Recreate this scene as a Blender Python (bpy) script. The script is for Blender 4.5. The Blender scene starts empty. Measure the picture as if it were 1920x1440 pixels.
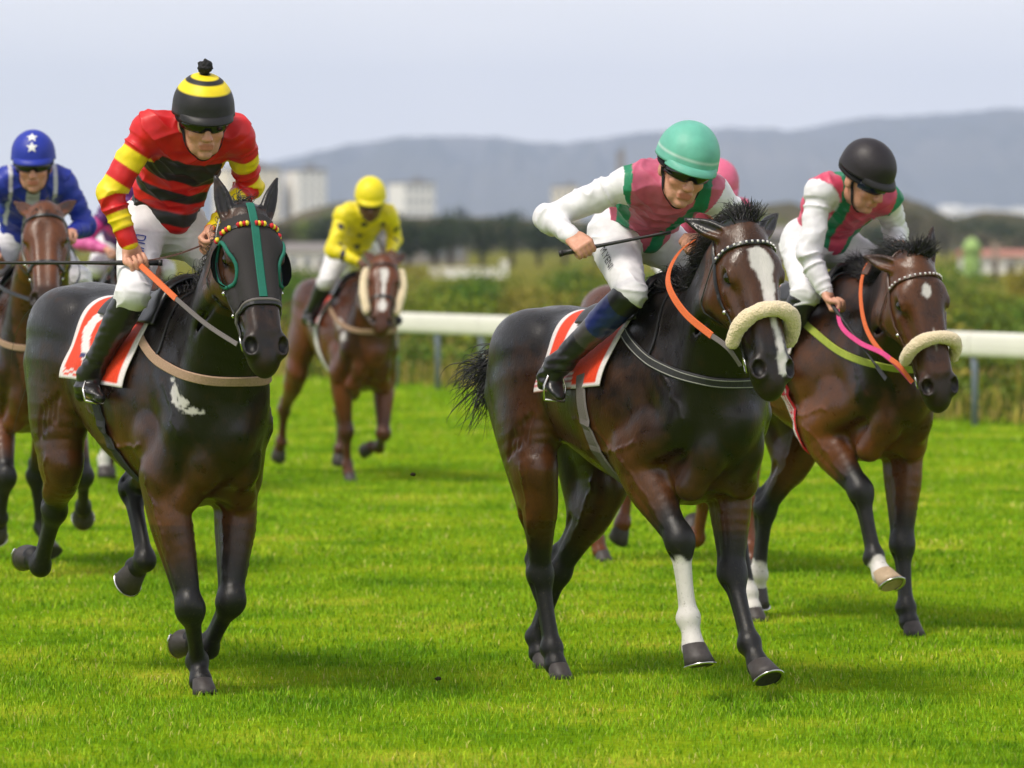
import bpy, bmesh, math, random
import numpy as np
from mathutils import Vector, Matrix, noise as mnoise

# ------------------------------------------------------------------ camera, sky, sun, exposure
SC = bpy.context.scene
COL = SC.collection
CAM_H = 1.87
cam_d = bpy.data.cameras.new('camera')
cam = bpy.data.objects.new('camera', cam_d)
COL.objects.link(cam)
cam_d.sensor_width = 36.0
cam_d.lens = 171.0
cam_d.clip_start = 0.5
cam_d.clip_end = 30000.0
cam.location = (0, 0, CAM_H)
cam.rotation_euler = (math.pi/2 - math.atan(273/9120.0), 0, 0)
cam_d.dof.use_dof = True
cam_d.dof.focus_distance = 19.9
cam_d.dof.aperture_fstop = 3.7
SC.camera = cam

SUN_EL, SUN_AZ = math.radians(56), math.radians(228)     # azimuth clockwise from +Y (view direction)
world = bpy.data.worlds.new('World'); SC.world = world
world.use_nodes = True
wn, wl = world.node_tree.nodes, world.node_tree.links
wn.clear()
w_out = wn.new('ShaderNodeOutputWorld'); w_bg = wn.new('ShaderNodeBackground')
sky = wn.new('ShaderNodeTexSky'); sky.sky_type = 'NISHITA'; sky.sun_disc = False
sky.sun_elevation = SUN_EL; sky.sun_rotation = SUN_AZ
sky.air_density = 1.0; sky.dust_density = 3.0; sky.ozone_density = 1.0
# thin, even cloud veil over the sky: soft noise between two pale greys
tc = wn.new('ShaderNodeTexCoord'); mp = wn.new('ShaderNodeMapping'); nz = wn.new('ShaderNodeTexNoise')
mp.inputs['Scale'].default_value = (1.0, 1.0, 3.2)
nz.inputs['Scale'].default_value = 2.3; nz.inputs['Detail'].default_value = 5; nz.inputs['Roughness'].default_value = 0.55
cr = wn.new('ShaderNodeValToRGB')
cr.color_ramp.elements[0].position = 0.36; cr.color_ramp.elements[0].color = (7.9, 7.8, 8.0, 1)
cr.color_ramp.elements[1].position = 0.68; cr.color_ramp.elements[1].color = (10.4, 9.9, 9.5, 1)
mx = wn.new('ShaderNodeMix'); mx.data_type = 'RGBA'
sxyz = wn.new('ShaderNodeSeparateXYZ'); mr = wn.new('ShaderNodeMapRange')      # the veil thins out towards the zenith
mr.inputs['From Min'].default_value = 0.0; mr.inputs['From Max'].default_value = 0.8; mr.inputs['To Min'].default_value = 0.95; mr.inputs['To Max'].default_value = 0.45
wl.new(tc.outputs['Generated'], sxyz.inputs[0]); wl.new(sxyz.outputs['Z'], mr.inputs['Value']); wl.new(mr.outputs['Result'], mx.inputs['Factor'])
wl.new(tc.outputs['Generated'], mp.inputs['Vector']); wl.new(mp.outputs['Vector'], nz.inputs['Vector'])
wl.new(nz.outputs['Fac'], cr.inputs['Fac'])
hzb = wn.new('ShaderNodeMapRange'); hzb.inputs['From Min'].default_value = 0.0; hzb.inputs['From Max'].default_value = 0.22; hzb.inputs['To Min'].default_value = 1.3; hzb.inputs['To Max'].default_value = 1.0   # hazier, paler low down
vm = wn.new('ShaderNodeVectorMath'); vm.operation = 'SCALE'; wl.new(sxyz.outputs['Z'], hzb.inputs['Value']); wl.new(cr.outputs['Color'], vm.inputs[0]); wl.new(hzb.outputs['Result'], vm.inputs['Scale'])
wl.new(sky.outputs['Color'], mx.inputs['A']); wl.new(vm.outputs[0], mx.inputs['B'])
wl.new(mx.outputs['Result'], w_bg.inputs['Color'])
w_bg.inputs['Strength'].default_value = 0.1
wl.new(w_bg.outputs['Background'], w_out.inputs['Surface'])

sun_d = bpy.data.lights.new('sun', 'SUN'); sun_o = bpy.data.objects.new('sun', sun_d); COL.objects.link(sun_o)
sun_d.energy = 2.6; sun_d.angle = math.radians(15); sun_d.color = (1.0, 0.93, 0.82)
_sd = Vector((math.sin(SUN_AZ)*math.cos(SUN_EL), math.cos(SUN_AZ)*math.cos(SUN_EL), math.sin(SUN_EL)))
sun_o.rotation_euler = _sd.to_track_quat('Z', 'Y').to_euler()
sun_o.location = (0, 0, 30)

SC.view_settings.view_transform = 'Standard'
SC.view_settings.look = 'None'
SC.view_settings.gamma = 1.0
SC.view_settings.exposure = 0.3
SC.render.engine = 'CYCLES'
SC.cycles.use_denoising = True
SC.cycles.max_bounces = 6
SC.cycles.diffuse_bounces = 3
SC.cycles.glossy_bounces = 3
SC.cycles.transmission_bounces = 3
SC.cycles.transparent_max_bounces = 6
SC.cycles.volume_bounces = 2
SC.cycles.caustics_reflective = False
SC.cycles.caustics_refractive = False

rng = np.random.default_rng(7)
random.seed(7)

# ------------------------------------------------------------------ object helpers
def tag(o, label=None, cat=None, group=None, kind=None):
    if label: o['label'] = label
    if cat: o['category'] = cat
    if group: o['group'] = group
    if kind: o['kind'] = kind
    return o

def empty(name, loc, rz=0.0):
    o = bpy.data.objects.new(name, None); COL.objects.link(o)
    o.location = loc; o.rotation_euler = (0, 0, rz); o.empty_display_size = 0.2
    return o

def mesh_obj(name, V, Fc, mat=None, parent=None, smooth=True, attrs=None, kind=None):
    me = bpy.data.meshes.new(name)
    V = np.asarray(V, dtype=np.float32)
    if isinstance(Fc, np.ndarray) and Fc.ndim == 2:
        n, m = Fc.shape
        me.vertices.add(len(V)); me.vertices.foreach_set('co', V.ravel())
        me.loops.add(n*m); me.loops.foreach_set('vertex_index', Fc.astype(np.int32).ravel())
        me.polygons.add(n)
        me.polygons.foreach_set('loop_start', np.arange(0, n*m, m, dtype=np.int32))
        me.update(calc_edges=True)
    else:
        me.from_pydata([tuple(map(float, v)) for v in V], [], [tuple(int(i) for i in f) for f in Fc])
    me.validate()
    if smooth:
        me.polygons.foreach_set('use_smooth', np.ones(len(me.polygons), dtype=bool))
    for nm, a in (attrs or {}).items():
        a = np.asarray(a, dtype=np.float32)
        if a.ndim == 1:
            at = me.attributes.new(nm, 'FLOAT', 'POINT'); at.data.foreach_set('value', a)
        else:
            if a.shape[1] == 3: a = np.concatenate([a, np.ones((len(a), 1), np.float32)], 1)
            at = me.attributes.new(nm, 'FLOAT_COLOR', 'POINT'); at.data.foreach_set('color', a.ravel())
    o = bpy.data.objects.new(name, me); COL.objects.link(o)
    if mat is not None: me.materials.append(mat)
    if parent is not None: o.parent = parent
    if kind: o['kind'] = kind
    return o

class MB:
    """collects simple shapes into one mesh"""
    def __init__(s): s.v = []; s.f = []; s.n = 0
    def add(s, V, Fc):
        V = np.asarray(V, float); s.v.append(V)
        for f in Fc: s.f.append(tuple(int(i)+s.n for i in f))
        s.n += len(V); return s
    def box(s, c, size, rz=0.0, bevel=0.0):
        c = np.array(c, float); h = np.array(size, float)/2
        P = np.array([(x, y, z) for z in (-1, 1) for y in (-1, 1) for x in (-1, 1)], float)*h
        a = math.cos(rz); b = math.sin(rz)
        Rm = np.array([[a, -b, 0], [b, a, 0], [0, 0, 1]])
        return s.add(P@Rm.T + c, [(0, 2, 3, 1), (4, 5, 7, 6), (0, 1, 5, 4), (2, 6, 7, 3), (0, 4, 6, 2), (1, 3, 7, 5)])
    def tube(s, P, r, n=8, cap=True):
        P = [np.array(p, float) for p in P]
        r = [r]*len(P) if np.isscalar(r) else list(r)
        V = []; prev = None
        for i, p in enumerate(P):
            t = P[min(i+1, len(P)-1)] - P[max(i-1, 0)]; t = t/(np.linalg.norm(t)+1e-9)
            if prev is None:
                a = np.array([0, 0, 1.0]) if abs(t[2]) < .9 else np.array([1.0, 0, 0])
            else: a = prev
            a = a - t*(a@t); a /= np.linalg.norm(a)+1e-9; prev = a; b = np.cross(t, a)
            for k in range(n):
                w = 2*math.pi*k/n; V.append(p + r[i]*(math.cos(w)*a + math.sin(w)*b))
        Fc = []
        for i in range(len(P)-1):
            for k in range(n):
                k2 = (k+1) % n; Fc.append((i*n+k, i*n+k2, (i+1)*n+k2, (i+1)*n+k))
        if cap:
            Fc.append(tuple(range(n-1, -1, -1))); Fc.append(tuple((len(P)-1)*n+k for k in range(n)))
        return s.add(V, Fc)
    def build(s, name, mat=None, parent=None, smooth=False, kind=None):
        V = np.concatenate(s.v) if s.v else np.zeros((0, 3))
        return mesh_obj(name, V, s.f, mat, parent, smooth, kind=kind)

def nrm(v):
    v = np.asarray(v, float); return v/(np.linalg.norm(v)+1e-12)
def lerp(a, b, t): return a + (b-a)*t
def sstep(a, b, x):
    t = np.clip((x-a)/(b-a), 0, 1); return t*t*(3-2*t)
def catmull(P, sub):
    """P (n,m) control rows -> smoothly interpolated rows"""
    P = np.asarray(P, float); out = []
    n = len(P)
    for i in range(n-1):
        p0 = P[max(i-1, 0)]; p1 = P[i]; p2 = P[i+1]; p3 = P[min(i+2, n-1)]
        for k in range(sub):
            t = k/sub
            out.append(0.5*((2*p1) + (-p0+p2)*t + (2*p0-5*p1+4*p2-p3)*t*t + (-p0+3*p1-3*p2+p3)*t**3))
    out.append(P[-1]); return np.array(out)

# smooth value noise in numpy (for cloth folds, fleece)
def vnoise(P, scale, seed=0):
    P = np.asarray(P, float)*scale + seed*17.31
    i = np.floor(P).astype(np.int64); f = P-i; f = f*f*(3-2*f)
    def hsh(a, b, c):
        n = (a*73856093) ^ (b*19349663) ^ (c*83492791)
        n = (n ^ (n >> 13))*1274126177 & 0x7fffffff
        return ((n ^ (n >> 16)) & 0xffff)/65535.0
    r = 0
    for dx in (0, 1):
        for dy in (0, 1):
            for dz in (0, 1):
                w = (f[:, 0] if dx else 1-f[:, 0])*(f[:, 1] if dy else 1-f[:, 1])*(f[:, 2] if dz else 1-f[:, 2])
                r = r + w*hsh(i[:, 0]+dx, i[:, 1]+dy, i[:, 2]+dz)
    return r*2-1

# ------------------------------------------------------------------ implicit surfaces
class Field:
    """distance field on a grid; primitives are merged smoothly, then skinned with surface nets"""
    def __init__(s, lo, hi, h):
        s.lo = np.array(lo, float); s.h = float(h)
        s.n = np.maximum(np.ceil((np.array(hi)-s.lo)/h).astype(int)+1, 4)
        s.f = np.full(tuple(s.n), 1.0, np.float32); s.mk = 0.0
    def _box(s, lo, hi):
        a = np.clip(np.floor((lo-s.lo)/s.h).astype(int), 0, s.n-1); b = np.clip(np.ceil((hi-s.lo)/s.h).astype(int)+1, 0, s.n)
        if np.any(b-a < 1): return None
        sl = tuple(slice(a[i], b[i]) for i in range(3))
        ax = [(s.lo[i] + s.h*np.arange(a[i], b[i])).astype(np.float32) for i in range(3)]
        return sl, ax[0][:, None, None], ax[1][None, :, None], ax[2][None, None, :]
    def _merge(s, sl, d, k, op):
        g = s.f[sl]
        if op == 'add':
            hh = np.maximum(k-np.abs(g-d), 0)/k if k > 0 else 0
            s.f[sl] = np.minimum(g, d) - hh*hh*(k*.25)
        elif op == 'sub':
            d = -d; hh = np.maximum(k-np.abs(g-d), 0)/k if k > 0 else 0
            s.f[sl] = np.maximum(g, d) + hh*hh*(k*.25)
    def seg(s, a, b, ra, rb, up=(0, 0, 1), k=.02, op='add', rw=None):
        """tapered segment, elliptic section: ra=(side, up) radii at a, rb at b"""
        a = np.array(a, float); b = np.array(b, float)
        ra = (ra, ra) if np.isscalar(ra) else ra; rb = (rb, rb) if np.isscalar(rb) else rb
        d = b-a; L = np.linalg.norm(d)
        if L < 1e-6: d = np.array([0, 0, 1.]); L = 1e-6
        d = d/L; up = np.array(up, float); v = up-d*(up@d)
        if np.linalg.norm(v) < 1e-4: v = np.cross(d, [1, 0, 0.3])
        v = nrm(v); u = np.cross(v, d)
        R = max(max(ra), max(rb)) + max(k, s.mk, .012)*1.3 + s.h*2
        bx = s._box(np.minimum(a, b)-R, np.maximum(a, b)+R)
        if bx is None: return s
        sl, X, Y, Z = bx
        X = X-np.float32(a[0]); Y = Y-np.float32(a[1]); Z = Z-np.float32(a[2])
        f32 = np.float32
        T = X*f32(d[0]) + Y*f32(d[1]) + Z*f32(d[2])
        U = X*f32(u[0]) + Y*f32(u[1]) + Z*f32(u[2])
        Vv = X*f32(v[0]) + Y*f32(v[1]) + Z*f32(v[2])
        tc_ = np.clip(T, 0, f32(L)); W = T-tc_; t = tc_*f32(1/L)
        rs = f32(ra[0]) + t*f32(rb[0]-ra[0]); ru = f32(ra[1]) + t*f32(rb[1]-ra[1])
        rr = np.minimum(rs, ru) if rw is None else f32(rw)
        qa = U/rs; qb = Vv/ru; qc = W/rr
        k0 = np.sqrt(qa*qa+qb*qb+qc*qc) + f32(1e-6)
        qa = qa/rs; qb = qb/ru; qc = qc/rr
        k1 = np.sqrt(qa*qa+qb*qb+qc*qc) + f32(1e-6)
        s._merge(sl, k0*(k0-1)/k1, k, op); return s
    def ell(s, c, r, ax=None, k=.02, op='add'):
        """ellipsoid, radii r along the rows of ax"""
        c = np.array(c, float); r = np.array((r, r, r) if np.isscalar(r) else r, float)
        ax = np.eye(3) if ax is None else np.array(ax, float)
        R = r.max() + max(k, .012)*1.3 + s.h*2
        bx = s._box(c-R, c+R)
        if bx is None: return s
        sl, X, Y, Z = bx; f32 = np.float32
        X = X-f32(c[0]); Y = Y-f32(c[1]); Z = Z-f32(c[2])
        k0 = 0; k1 = 0
        for i in range(3):
            q = (X*f32(ax[i][0]) + Y*f32(ax[i][1]) + Z*f32(ax[i][2]))/f32(r[i])
            k0 = k0 + q*q; k1 = k1 + (q/f32(r[i]))**2
        k0 = np.sqrt(k0)+f32(1e-6); k1 = np.sqrt(k1)+f32(1e-6)
        s._merge(sl, k0*(k0-1)/k1, k, op); return s
    def chain(s, P, R, up=(0, 0, 1), k=.02, sub=4, op='add'):
        """smooth spline through P with (side, up) radii R, merged as one solid"""
        P = np.array(P, float); R = np.array([(r, r) if np.isscalar(r) else r for r in R], float)
        Q = catmull(np.concatenate([P, R], 1), sub); Q[:, 3:] = np.maximum(Q[:, 3:], .004)
        m = Q[:, 3:].max() + max(k, .012)*1.3 + s.h*2
        bx = s._box(Q[:, :3].min(0)-m, Q[:, :3].max(0)+m)
        if bx is None: return s
        sl = bx[0]; t = Field.__new__(Field); t.h = s.h
        t.lo = s.lo + s.h*np.array([q.start for q in sl]); t.n = np.array([q.stop-q.start for q in sl])
        t.f = np.full(tuple(t.n), 1.0, np.float32); t.mk = max(k, .012)
        for i in range(len(Q)-1):
            u = up if not callable(up) else up(i/(len(Q)-1))
            t.seg(Q[i, :3], Q[i+1, :3], Q[i, 3:], Q[i+1, 3:], u, 0.0)
        s._merge(sl, t.f, k, op); return s
    def sample(s, P):
        q = (np.asarray(P, float)-s.lo)/s.h; q = np.clip(q, 0, s.n-1.001); i = q.astype(int); f = (q-i).astype(np.float32)
        r = 0
        for dx in (0, 1):
            for dy in (0, 1):
                for dz in (0, 1):
                    w = (f[:, 0] if dx else 1-f[:, 0])*(f[:, 1] if dy else 1-f[:, 1])*(f[:, 2] if dz else 1-f[:, 2])
                    r = r + w*s.f[i[:, 0]+dx, i[:, 1]+dy, i[:, 2]+dz]
        return r
    def grad(s, P):
        e = s.h; P = np.asarray(P, float); G = np.zeros_like(P)
        for i in range(3):
            d = np.zeros(3); d[i] = e; G[:, i] = (s.sample(P+d)-s.sample(P-d))/(2*e)
        return G/(np.linalg.norm(G, axis=1, keepdims=True)+1e-9)
    def project(s, P, off=0.0, it=4):
        P = np.array(P, float)
        for _ in range(it):
            dv = np.clip(s.sample(P)-off, -.05, .05); P = P - s.grad(P)*dv[:, None]
        return P
    def mesh(s, iso=0.0, smooth=2):
        f = s.f - np.float32(iso); ins = f < 0; n = s.n
        c = np.zeros(tuple(n-1), np.uint8)
        for dx in (0, 1):
            for dy in (0, 1):
                for dz in (0, 1):
                    c += ins[dx:n[0]-1+dx, dy:n[1]-1+dy, dz:n[2]-1+dz]
        act = (c > 0) & (c < 8); idx = np.argwhere(act)
        num = np.full(tuple(n-1), -1, np.int32); num[act] = np.arange(len(idx))
        acc = np.zeros((len(idx), 3)); cnt = np.zeros(len(idx))
        cor = [(x, y, z) for x in (0, 1) for y in (0, 1) for z in (0, 1)]
        vals = {o: f[idx[:, 0]+o[0], idx[:, 1]+o[1], idx[:, 2]+o[2]] for o in cor}
        for a in cor:
            for ax in range(3):
                if a[ax]: continue
                b = list(a); b[ax] = 1; b = tuple(b)
                fa, fb = vals[a], vals[b]; m = (fa < 0) != (fb < 0)
                t = np.where(m, fa/(fa-fb+1e-12), 0)
                p = np.array(a, float)[None] + np.zeros((len(idx), 3)); p[:, ax] += t
                acc += p*m[:, None]; cnt += m
        V = s.lo + s.h*(idx + acc/np.maximum(cnt, 1)[:, None])
        Q = []
        for ax in range(3):
            o1, o2 = [(1, 2), (2, 0), (0, 1)][ax]
            sa = [slice(1, n[i]-1) for i in range(3)]; sa[ax] = slice(0, n[ax]-1)
            sb = list(sa); sb[ax] = slice(1, n[ax])
            A = ins[tuple(sa)]; B = ins[tuple(sb)]; e = np.argwhere(A != B)
            if len(e) == 0: continue
            fl = A[e[:, 0], e[:, 1], e[:, 2]]
            off = np.ones(3, int); off[ax] = 0; e = e+off
            def cell(d1, d2):
                q = e.copy(); q[:, o1] -= d1; q[:, o2] -= d2; return num[q[:, 0], q[:, 1], q[:, 2]]
            q = np.stack([cell(1, 1), cell(0, 1), cell(0, 0), cell(1, 0)], 1)
            q[~fl] = q[~fl][:, ::-1]; Q.append(q)
        Q = np.concatenate(Q); Q = Q[(Q >= 0).all(1)]
        for _ in range(smooth):
            S = np.zeros_like(V); N = np.zeros(len(V))
            for i in range(4):
                j = (i+1) % 4
                for a in range(3):
                    S[:, a] += np.bincount(Q[:, i], V[Q[:, j], a], len(V)) + np.bincount(Q[:, j], V[Q[:, i], a], len(V))
                N += np.bincount(Q[:, i], None, len(V)) + np.bincount(Q[:, j], None, len(V))
            V2 = S/np.maximum(N, 1)[:, None]; V = V*.4+V2*.6
            dv = np.clip(s.sample(V)-iso, -s.h, s.h); V = V - s.grad(V)*dv[:, None]
        return V, Q

def polydist(P, A, B):
    """distance of points P to segment AB and the parameter along it"""
    A = np.array(A, float); B = np.array(B, float); d = B-A; L = d@d
    t = np.clip(((P-A)@d)/L, 0, 1); return np.linalg.norm(P-(A+t[:, None]*d), axis=1), t
# ------------------------------------------------------------------ materials
def new_mat(name):
    m = bpy.data.materials.new(name); m.use_nodes = True
    nt = m.node_tree; b = nt.nodes['Principled BSDF']; return m, nt, b
def N(nt, t, **kw):
    n = nt.nodes.new(t)
    for k, v in kw.items():
        if k in n.inputs: n.inputs[k].default_value = v
        else: setattr(n, k, v)
    return n
def mixrgb(nt, fac, a, b, mode='MIX'):
    n = nt.nodes.new('ShaderNodeMix'); n.data_type = 'RGBA'; n.blend_type = mode
    for i, v in (('Factor', fac), ('A', a), ('B', b)):
        if hasattr(v, 'is_linked'): nt.links.new(v, n.inputs[i])
        else: n.inputs[i].default_value = v if i == 'Factor' else (*v[:3], 1)
    return n.outputs['Result']
def attr(nt, name):
    n = nt.nodes.new('ShaderNodeAttribute'); n.attribute_name = name; return n
def ramp(nt, fac, stops):
    r = nt.nodes.new('ShaderNodeValToRGB'); nt.links.new(fac, r.inputs['Fac'])
    e = r.color_ramp.elements
    while len(e) < len(stops): e.new(.5)
    for i, (p, c) in enumerate(stops): e[i].position = p; e[i].color = (*c[:3], 1) if len(c) > 1 else (c[0], c[0], c[0], 1)
    return r.outputs['Color']
def bump(nt, b, height, strength=.3, dist=.01):
    n = nt.nodes.new('ShaderNodeBump'); n.inputs['Strength'].default_value = strength; n.inputs['Distance'].default_value = dist
    nt.links.new(height, n.inputs['Height']); nt.links.new(n.outputs['Normal'], b.inputs['Normal'])
def obj_noise(nt, scale, detail=3, rough=.5, stretch=None, coord='Object'):
    t = nt.nodes.new('ShaderNodeTexCoord'); n = nt.nodes.new('ShaderNodeTexNoise')
    n.inputs['Scale'].default_value = scale; n.inputs['Detail'].default_value = detail; n.inputs['Roughness'].default_value = rough
    if stretch:
        mpn = nt.nodes.new('ShaderNodeMapping'); mpn.inputs['Scale'].default_value = stretch
        nt.links.new(t.outputs[coord], mpn.inputs['Vector']); nt.links.new(mpn.outputs['Vector'], n.inputs['Vector'])
    else: nt.links.new(t.outputs[coord], n.inputs['Vector'])
    return n.outputs['Fac']
def plain(name, col, rough=.5, spec=.5, metal=0, nscale=40, var=.25, bstr=.15, bdist=.004, sheen=0):
    m, nt, b = new_mat(name)
    f = obj_noise(nt, nscale, 4)
    c = mixrgb(nt, f, tuple(x*(1-var) for x in col), tuple(min(1, x*(1+var)) for x in col))
    nt.links.new(c, b.inputs['Base Color'])
    b.inputs['Roughness'].default_value = rough; b.inputs['Specular IOR Level'].default_value = spec; b.inputs['Metallic'].default_value = metal
    if sheen: b.inputs['Sheen Weight'].default_value = sheen
    if bstr: bump(nt, b, f, bstr, bdist)
    return m
def coloured(name, rough=.55, spec=.4, nscale=60, bstr=.25, bdist=.004, sheen=.0):
    """cloth or leather whose colours are the per-vertex dye pattern"""
    m, nt, b = new_mat(name)
    a = attr(nt, 'col'); f = obj_noise(nt, nscale, 4)
    g = ramp(nt, f, [(0.2, (.82,)), (.8, (1.08,))])
    c = mixrgb(nt, 1.0, a.outputs['Color'], g, 'MULTIPLY')
    nt.links.new(c, b.inputs['Base Color'])
    b.inputs['Roughness'].default_value = rough; b.inputs['Specular IOR Level'].default_value = spec
    if sheen: b.inputs['Sheen Weight'].default_value = sheen
    bump(nt, b, f, bstr, bdist)
    return m
def coat(name, dark, warm, rough=.30, spec=.42):
    m, nt, b = new_mat(name)
    n1 = obj_noise(nt, 3.2, 5, .6); n2 = obj_noise(nt, 160, 2, .5, (1, 1, .35)); n3 = obj_noise(nt, 14, 4, .6)
    wa = attr(nt, 'warm'); bl = attr(nt, 'black'); wh = attr(nt, 'white')
    s1 = nt.nodes.new('ShaderNodeMath'); s1.operation = 'MULTIPLY_ADD'; n13 = mixrgb(nt, .35, n1, n3); nt.links.new(n13, s1.inputs[0]); s1.inputs[1].default_value = 2.4
    s2 = nt.nodes.new('ShaderNodeMath'); s2.operation = 'ADD'; s2.use_clamp = True
    s1.inputs[2].default_value = -1.2
    nt.links.new(s1.outputs[0], s2.inputs[0]); nt.links.new(wa.outputs['Fac'], s2.inputs[1])
    c = mixrgb(nt, s2.outputs[0], dark, warm)
    g = ramp(nt, n2, [(.25, (.72,)), (.75, (1.2,))]); c = mixrgb(nt, 1.0, c, g, 'MULTIPLY')
    c = mixrgb(nt, bl.outputs['Fac'], c, (.0048, .0042, .0042))
    g3 = ramp(nt, n3, [(.2, (.8,)), (.8, (1.0,))]); w = mixrgb(nt, 1.0, (.66, .63, .60), g3, 'MULTIPLY')
    c = mixrgb(nt, wh.outputs['Fac'], c, w)
    md_ = attr(nt, 'mud'); nm5 = obj_noise(nt, 70, 3, .6); mk_ = ramp(nt, nm5, [(.60, (0,)), (.68, (1,))]); mm = nt.nodes.new('ShaderNodeMath'); mm.operation = 'MULTIPLY'
    nt.links.new(mk_, mm.inputs[0]); nt.links.new(md_.outputs['Fac'], mm.inputs[1]); m2 = nt.nodes.new('ShaderNodeMath'); m2.operation = 'MULTIPLY'; nt.links.new(mm.outputs[0], m2.inputs[0]); m2.inputs[1].default_value = .45
    c = mixrgb(nt, m2.outputs[0], c, (.075, .06, .03))
    nt.links.new(c, b.inputs['Base Color'])
    r = ramp(nt, n3, [(.3, (rough-.07,)), (.75, (rough+.16,))])
    ra_ = nt.nodes.new('ShaderNodeMath'); ra_.operation = 'MULTIPLY_ADD'; nt.links.new(bl.outputs['Fac'], ra_.inputs[0]); ra_.inputs[1].default_value = .16; nt.links.new(r, ra_.inputs[2])
    nt.links.new(ra_.outputs[0], b.inputs['Roughness'])
    b.inputs['Specular IOR Level'].default_value = spec
    pass
    n4 = obj_noise(nt, 16, 6, .7, (1, 1, .40)); h = mixrgb(nt, .6, n2, n4)
    bump(nt, b, h, .28, .011)
    return m

M = {}
M['leather_black'] = plain('black_leather', (.012, .012, .013), .36, .55, nscale=90)
M['leather_brown'] = plain('brown_leather', (.075, .03, .018), .45, .5, nscale=90)
M['rubber_orange'] = plain('orange_rubber', (.62, .13, .035), .6, .35, nscale=200, bstr=.4)
M['rubber_grey'] = plain('grey_webbing', (.13, .115, .11), .6, .35, nscale=200, bstr=.4)
M['strap_tan'] = plain('tan_webbing', (.33, .22, .15), .8, .2, nscale=120, bstr=.4)
M['strap_dark'] = plain('dark_webbing', (.028, .028, .03), .7, .3, nscale=150, bstr=.4)
M['strap_pink'] = plain('pink_webbing', (.62, .06, .22), .7, .3)
M['strap_lime'] = plain('lime_webbing', (.30, .36, .05), .7, .3)
M['stitch'] = plain('pale_stitching', (.28, .28, .26), .8, .2)
M['strap_red'] = plain('red_webbing', (.55, .02, .03), .6, .3)
M['strap_white'] = plain('white_webbing', (.72, .70, .70), .7, .3)
M['metal'] = plain('steel', (.62, .61, .58), .25, .5, metal=1, bstr=0)
M['fleece'] = plain('sheepskin', (.80, .66, .44), .95, .1, nscale=130, var=.12, bstr=.9, bdist=.012, sheen=.4)
M['hoof'] = plain('hoof_horn', (.045, .038, .036), .55, .4, nscale=55, var=.5, bstr=.3)
M['hoof_pale'] = plain('pale_hoof_horn', (.42, .31, .20), .55, .4, nscale=40, var=.3, bstr=.3)
M['eye'] = plain('horse_eye', (.008, .005, .004), .06, .6, bstr=0)
M['hair_black'] = plain('black_hair', (.010, .009, .009), .42, .5, nscale=30, bstr=0)
M['hair_brown'] = plain('chestnut_hair', (.10, .035, .014), .45, .5, nscale=30, bstr=0)
M['hood'] = plain('grey_hood_cloth', (.026, .023, .024), .75, .3, nscale=240, bstr=.4, bdist=.003)
M['hood_green'] = plain('green_hood_tape', (.012, .135, .095), .7, .3, nscale=200)
M['cup'] = plain('black_blinker_cup', (.012, .012, .013), .45, .5)
M['saddlecloth'] = coloured('printed_saddle_cloth', .6, .3, 90)
M['mouth'] = plain('horse_lips', (.08, .05, .045), .5, .4)

# ------------------------------------------------------------------ straps and tubes that follow a surface
def ribbon(P, Nn, width, thick):
    """flat strap: centre line P, outward normals Nn"""
    P = np.asarray(P, float); n = len(P); V = []; F_ = []
    w = np.full(n, width) if np.isscalar(width) else np.asarray(width)
    for i in range(n):
        t = nrm(P[min(i+1, n-1)]-P[max(i-1, 0)]); nn = nrm(Nn[i]-t*(Nn[i]@t)); sd = np.cross(nn, t)
        a = w[i]/2
        V += [P[i]-sd*a, P[i]-sd*a*.8+nn*thick, P[i]+sd*a*.8+nn*thick, P[i]+sd*a]
    for i in range(n-1):
        o = i*4; q = o+4
        F_ += [(o, o+1, q+1, q), (o+1, o+2, q+2, q+1), (o+2, o+3, q+3, q+2), (o+3, o, q, q+3)]
    F_ += [(0, 3, 2, 1), (n*4-4, n*4-3, n*4-2, n*4-1)]
    return np.array(V), F_
def surf_path(field, pts, off=.004, sub=8, it=5):
    P = catmull(np.array(pts, float), sub); P = field.project(P, off, it)
    for _ in range(2):
        P[1:-1] = (P[:-2]+P[1:-1]*2+P[2:])/4; 
    P = field.project(P, off, 2)
    return P, field.grad(P)
def strap(name, field, pts, width, mat, parent, off=.003, thick=.005, sub=8, it=5):
    P, Nn = surf_path(field, pts, off, sub, it); V, F_ = ribbon(P, Nn, width, thick)
    return mesh_obj(name, V, F_, mat, parent, smooth=False), P, Nn
def free_strap(name, pts, normal, width, thick, mat, parent, sub=8, twist=0.0):
    P = catmull(np.array(pts, float), sub); nn = []
    for i in range(len(P)):
        t = nrm(P[min(i+1, len(P)-1)]-P[max(i-1, 0)]); a = nrm(np.array(normal)-t*(np.array(normal)@t)); b = np.cross(t, a)
        w = twist*i/len(P); nn.append(a*math.cos(w)+b*math.sin(w))
    V, F_ = ribbon(P, np.array(nn), width, thick); return mesh_obj(name, V, F_, mat, parent, smooth=False)
def ring(name, c, normal, R, r, mat, parent, n=18, m=6):
    nn = nrm(normal); a = nrm(np.cross(nn, [0.2, 0.3, 1])); b = np.cross(nn, a); V = []; F_ = []
    for i in range(n):
        w = 2*math.pi*i/n; d = a*math.cos(w)+b*math.sin(w)
        for j in range(m):
            q = 2*math.pi*j/m; V.append(np.array(c)+d*(R+r*math.cos(q))+nn*r*math.sin(q))
    for i in range(n):
        for j in range(m):
            F_.append((i*m+j, ((i+1) % n)*m+j, ((i+1) % n)*m+(j+1) % m, i*m+(j+1) % m))
    return mesh_obj(name, V, F_, mat, parent)
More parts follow.
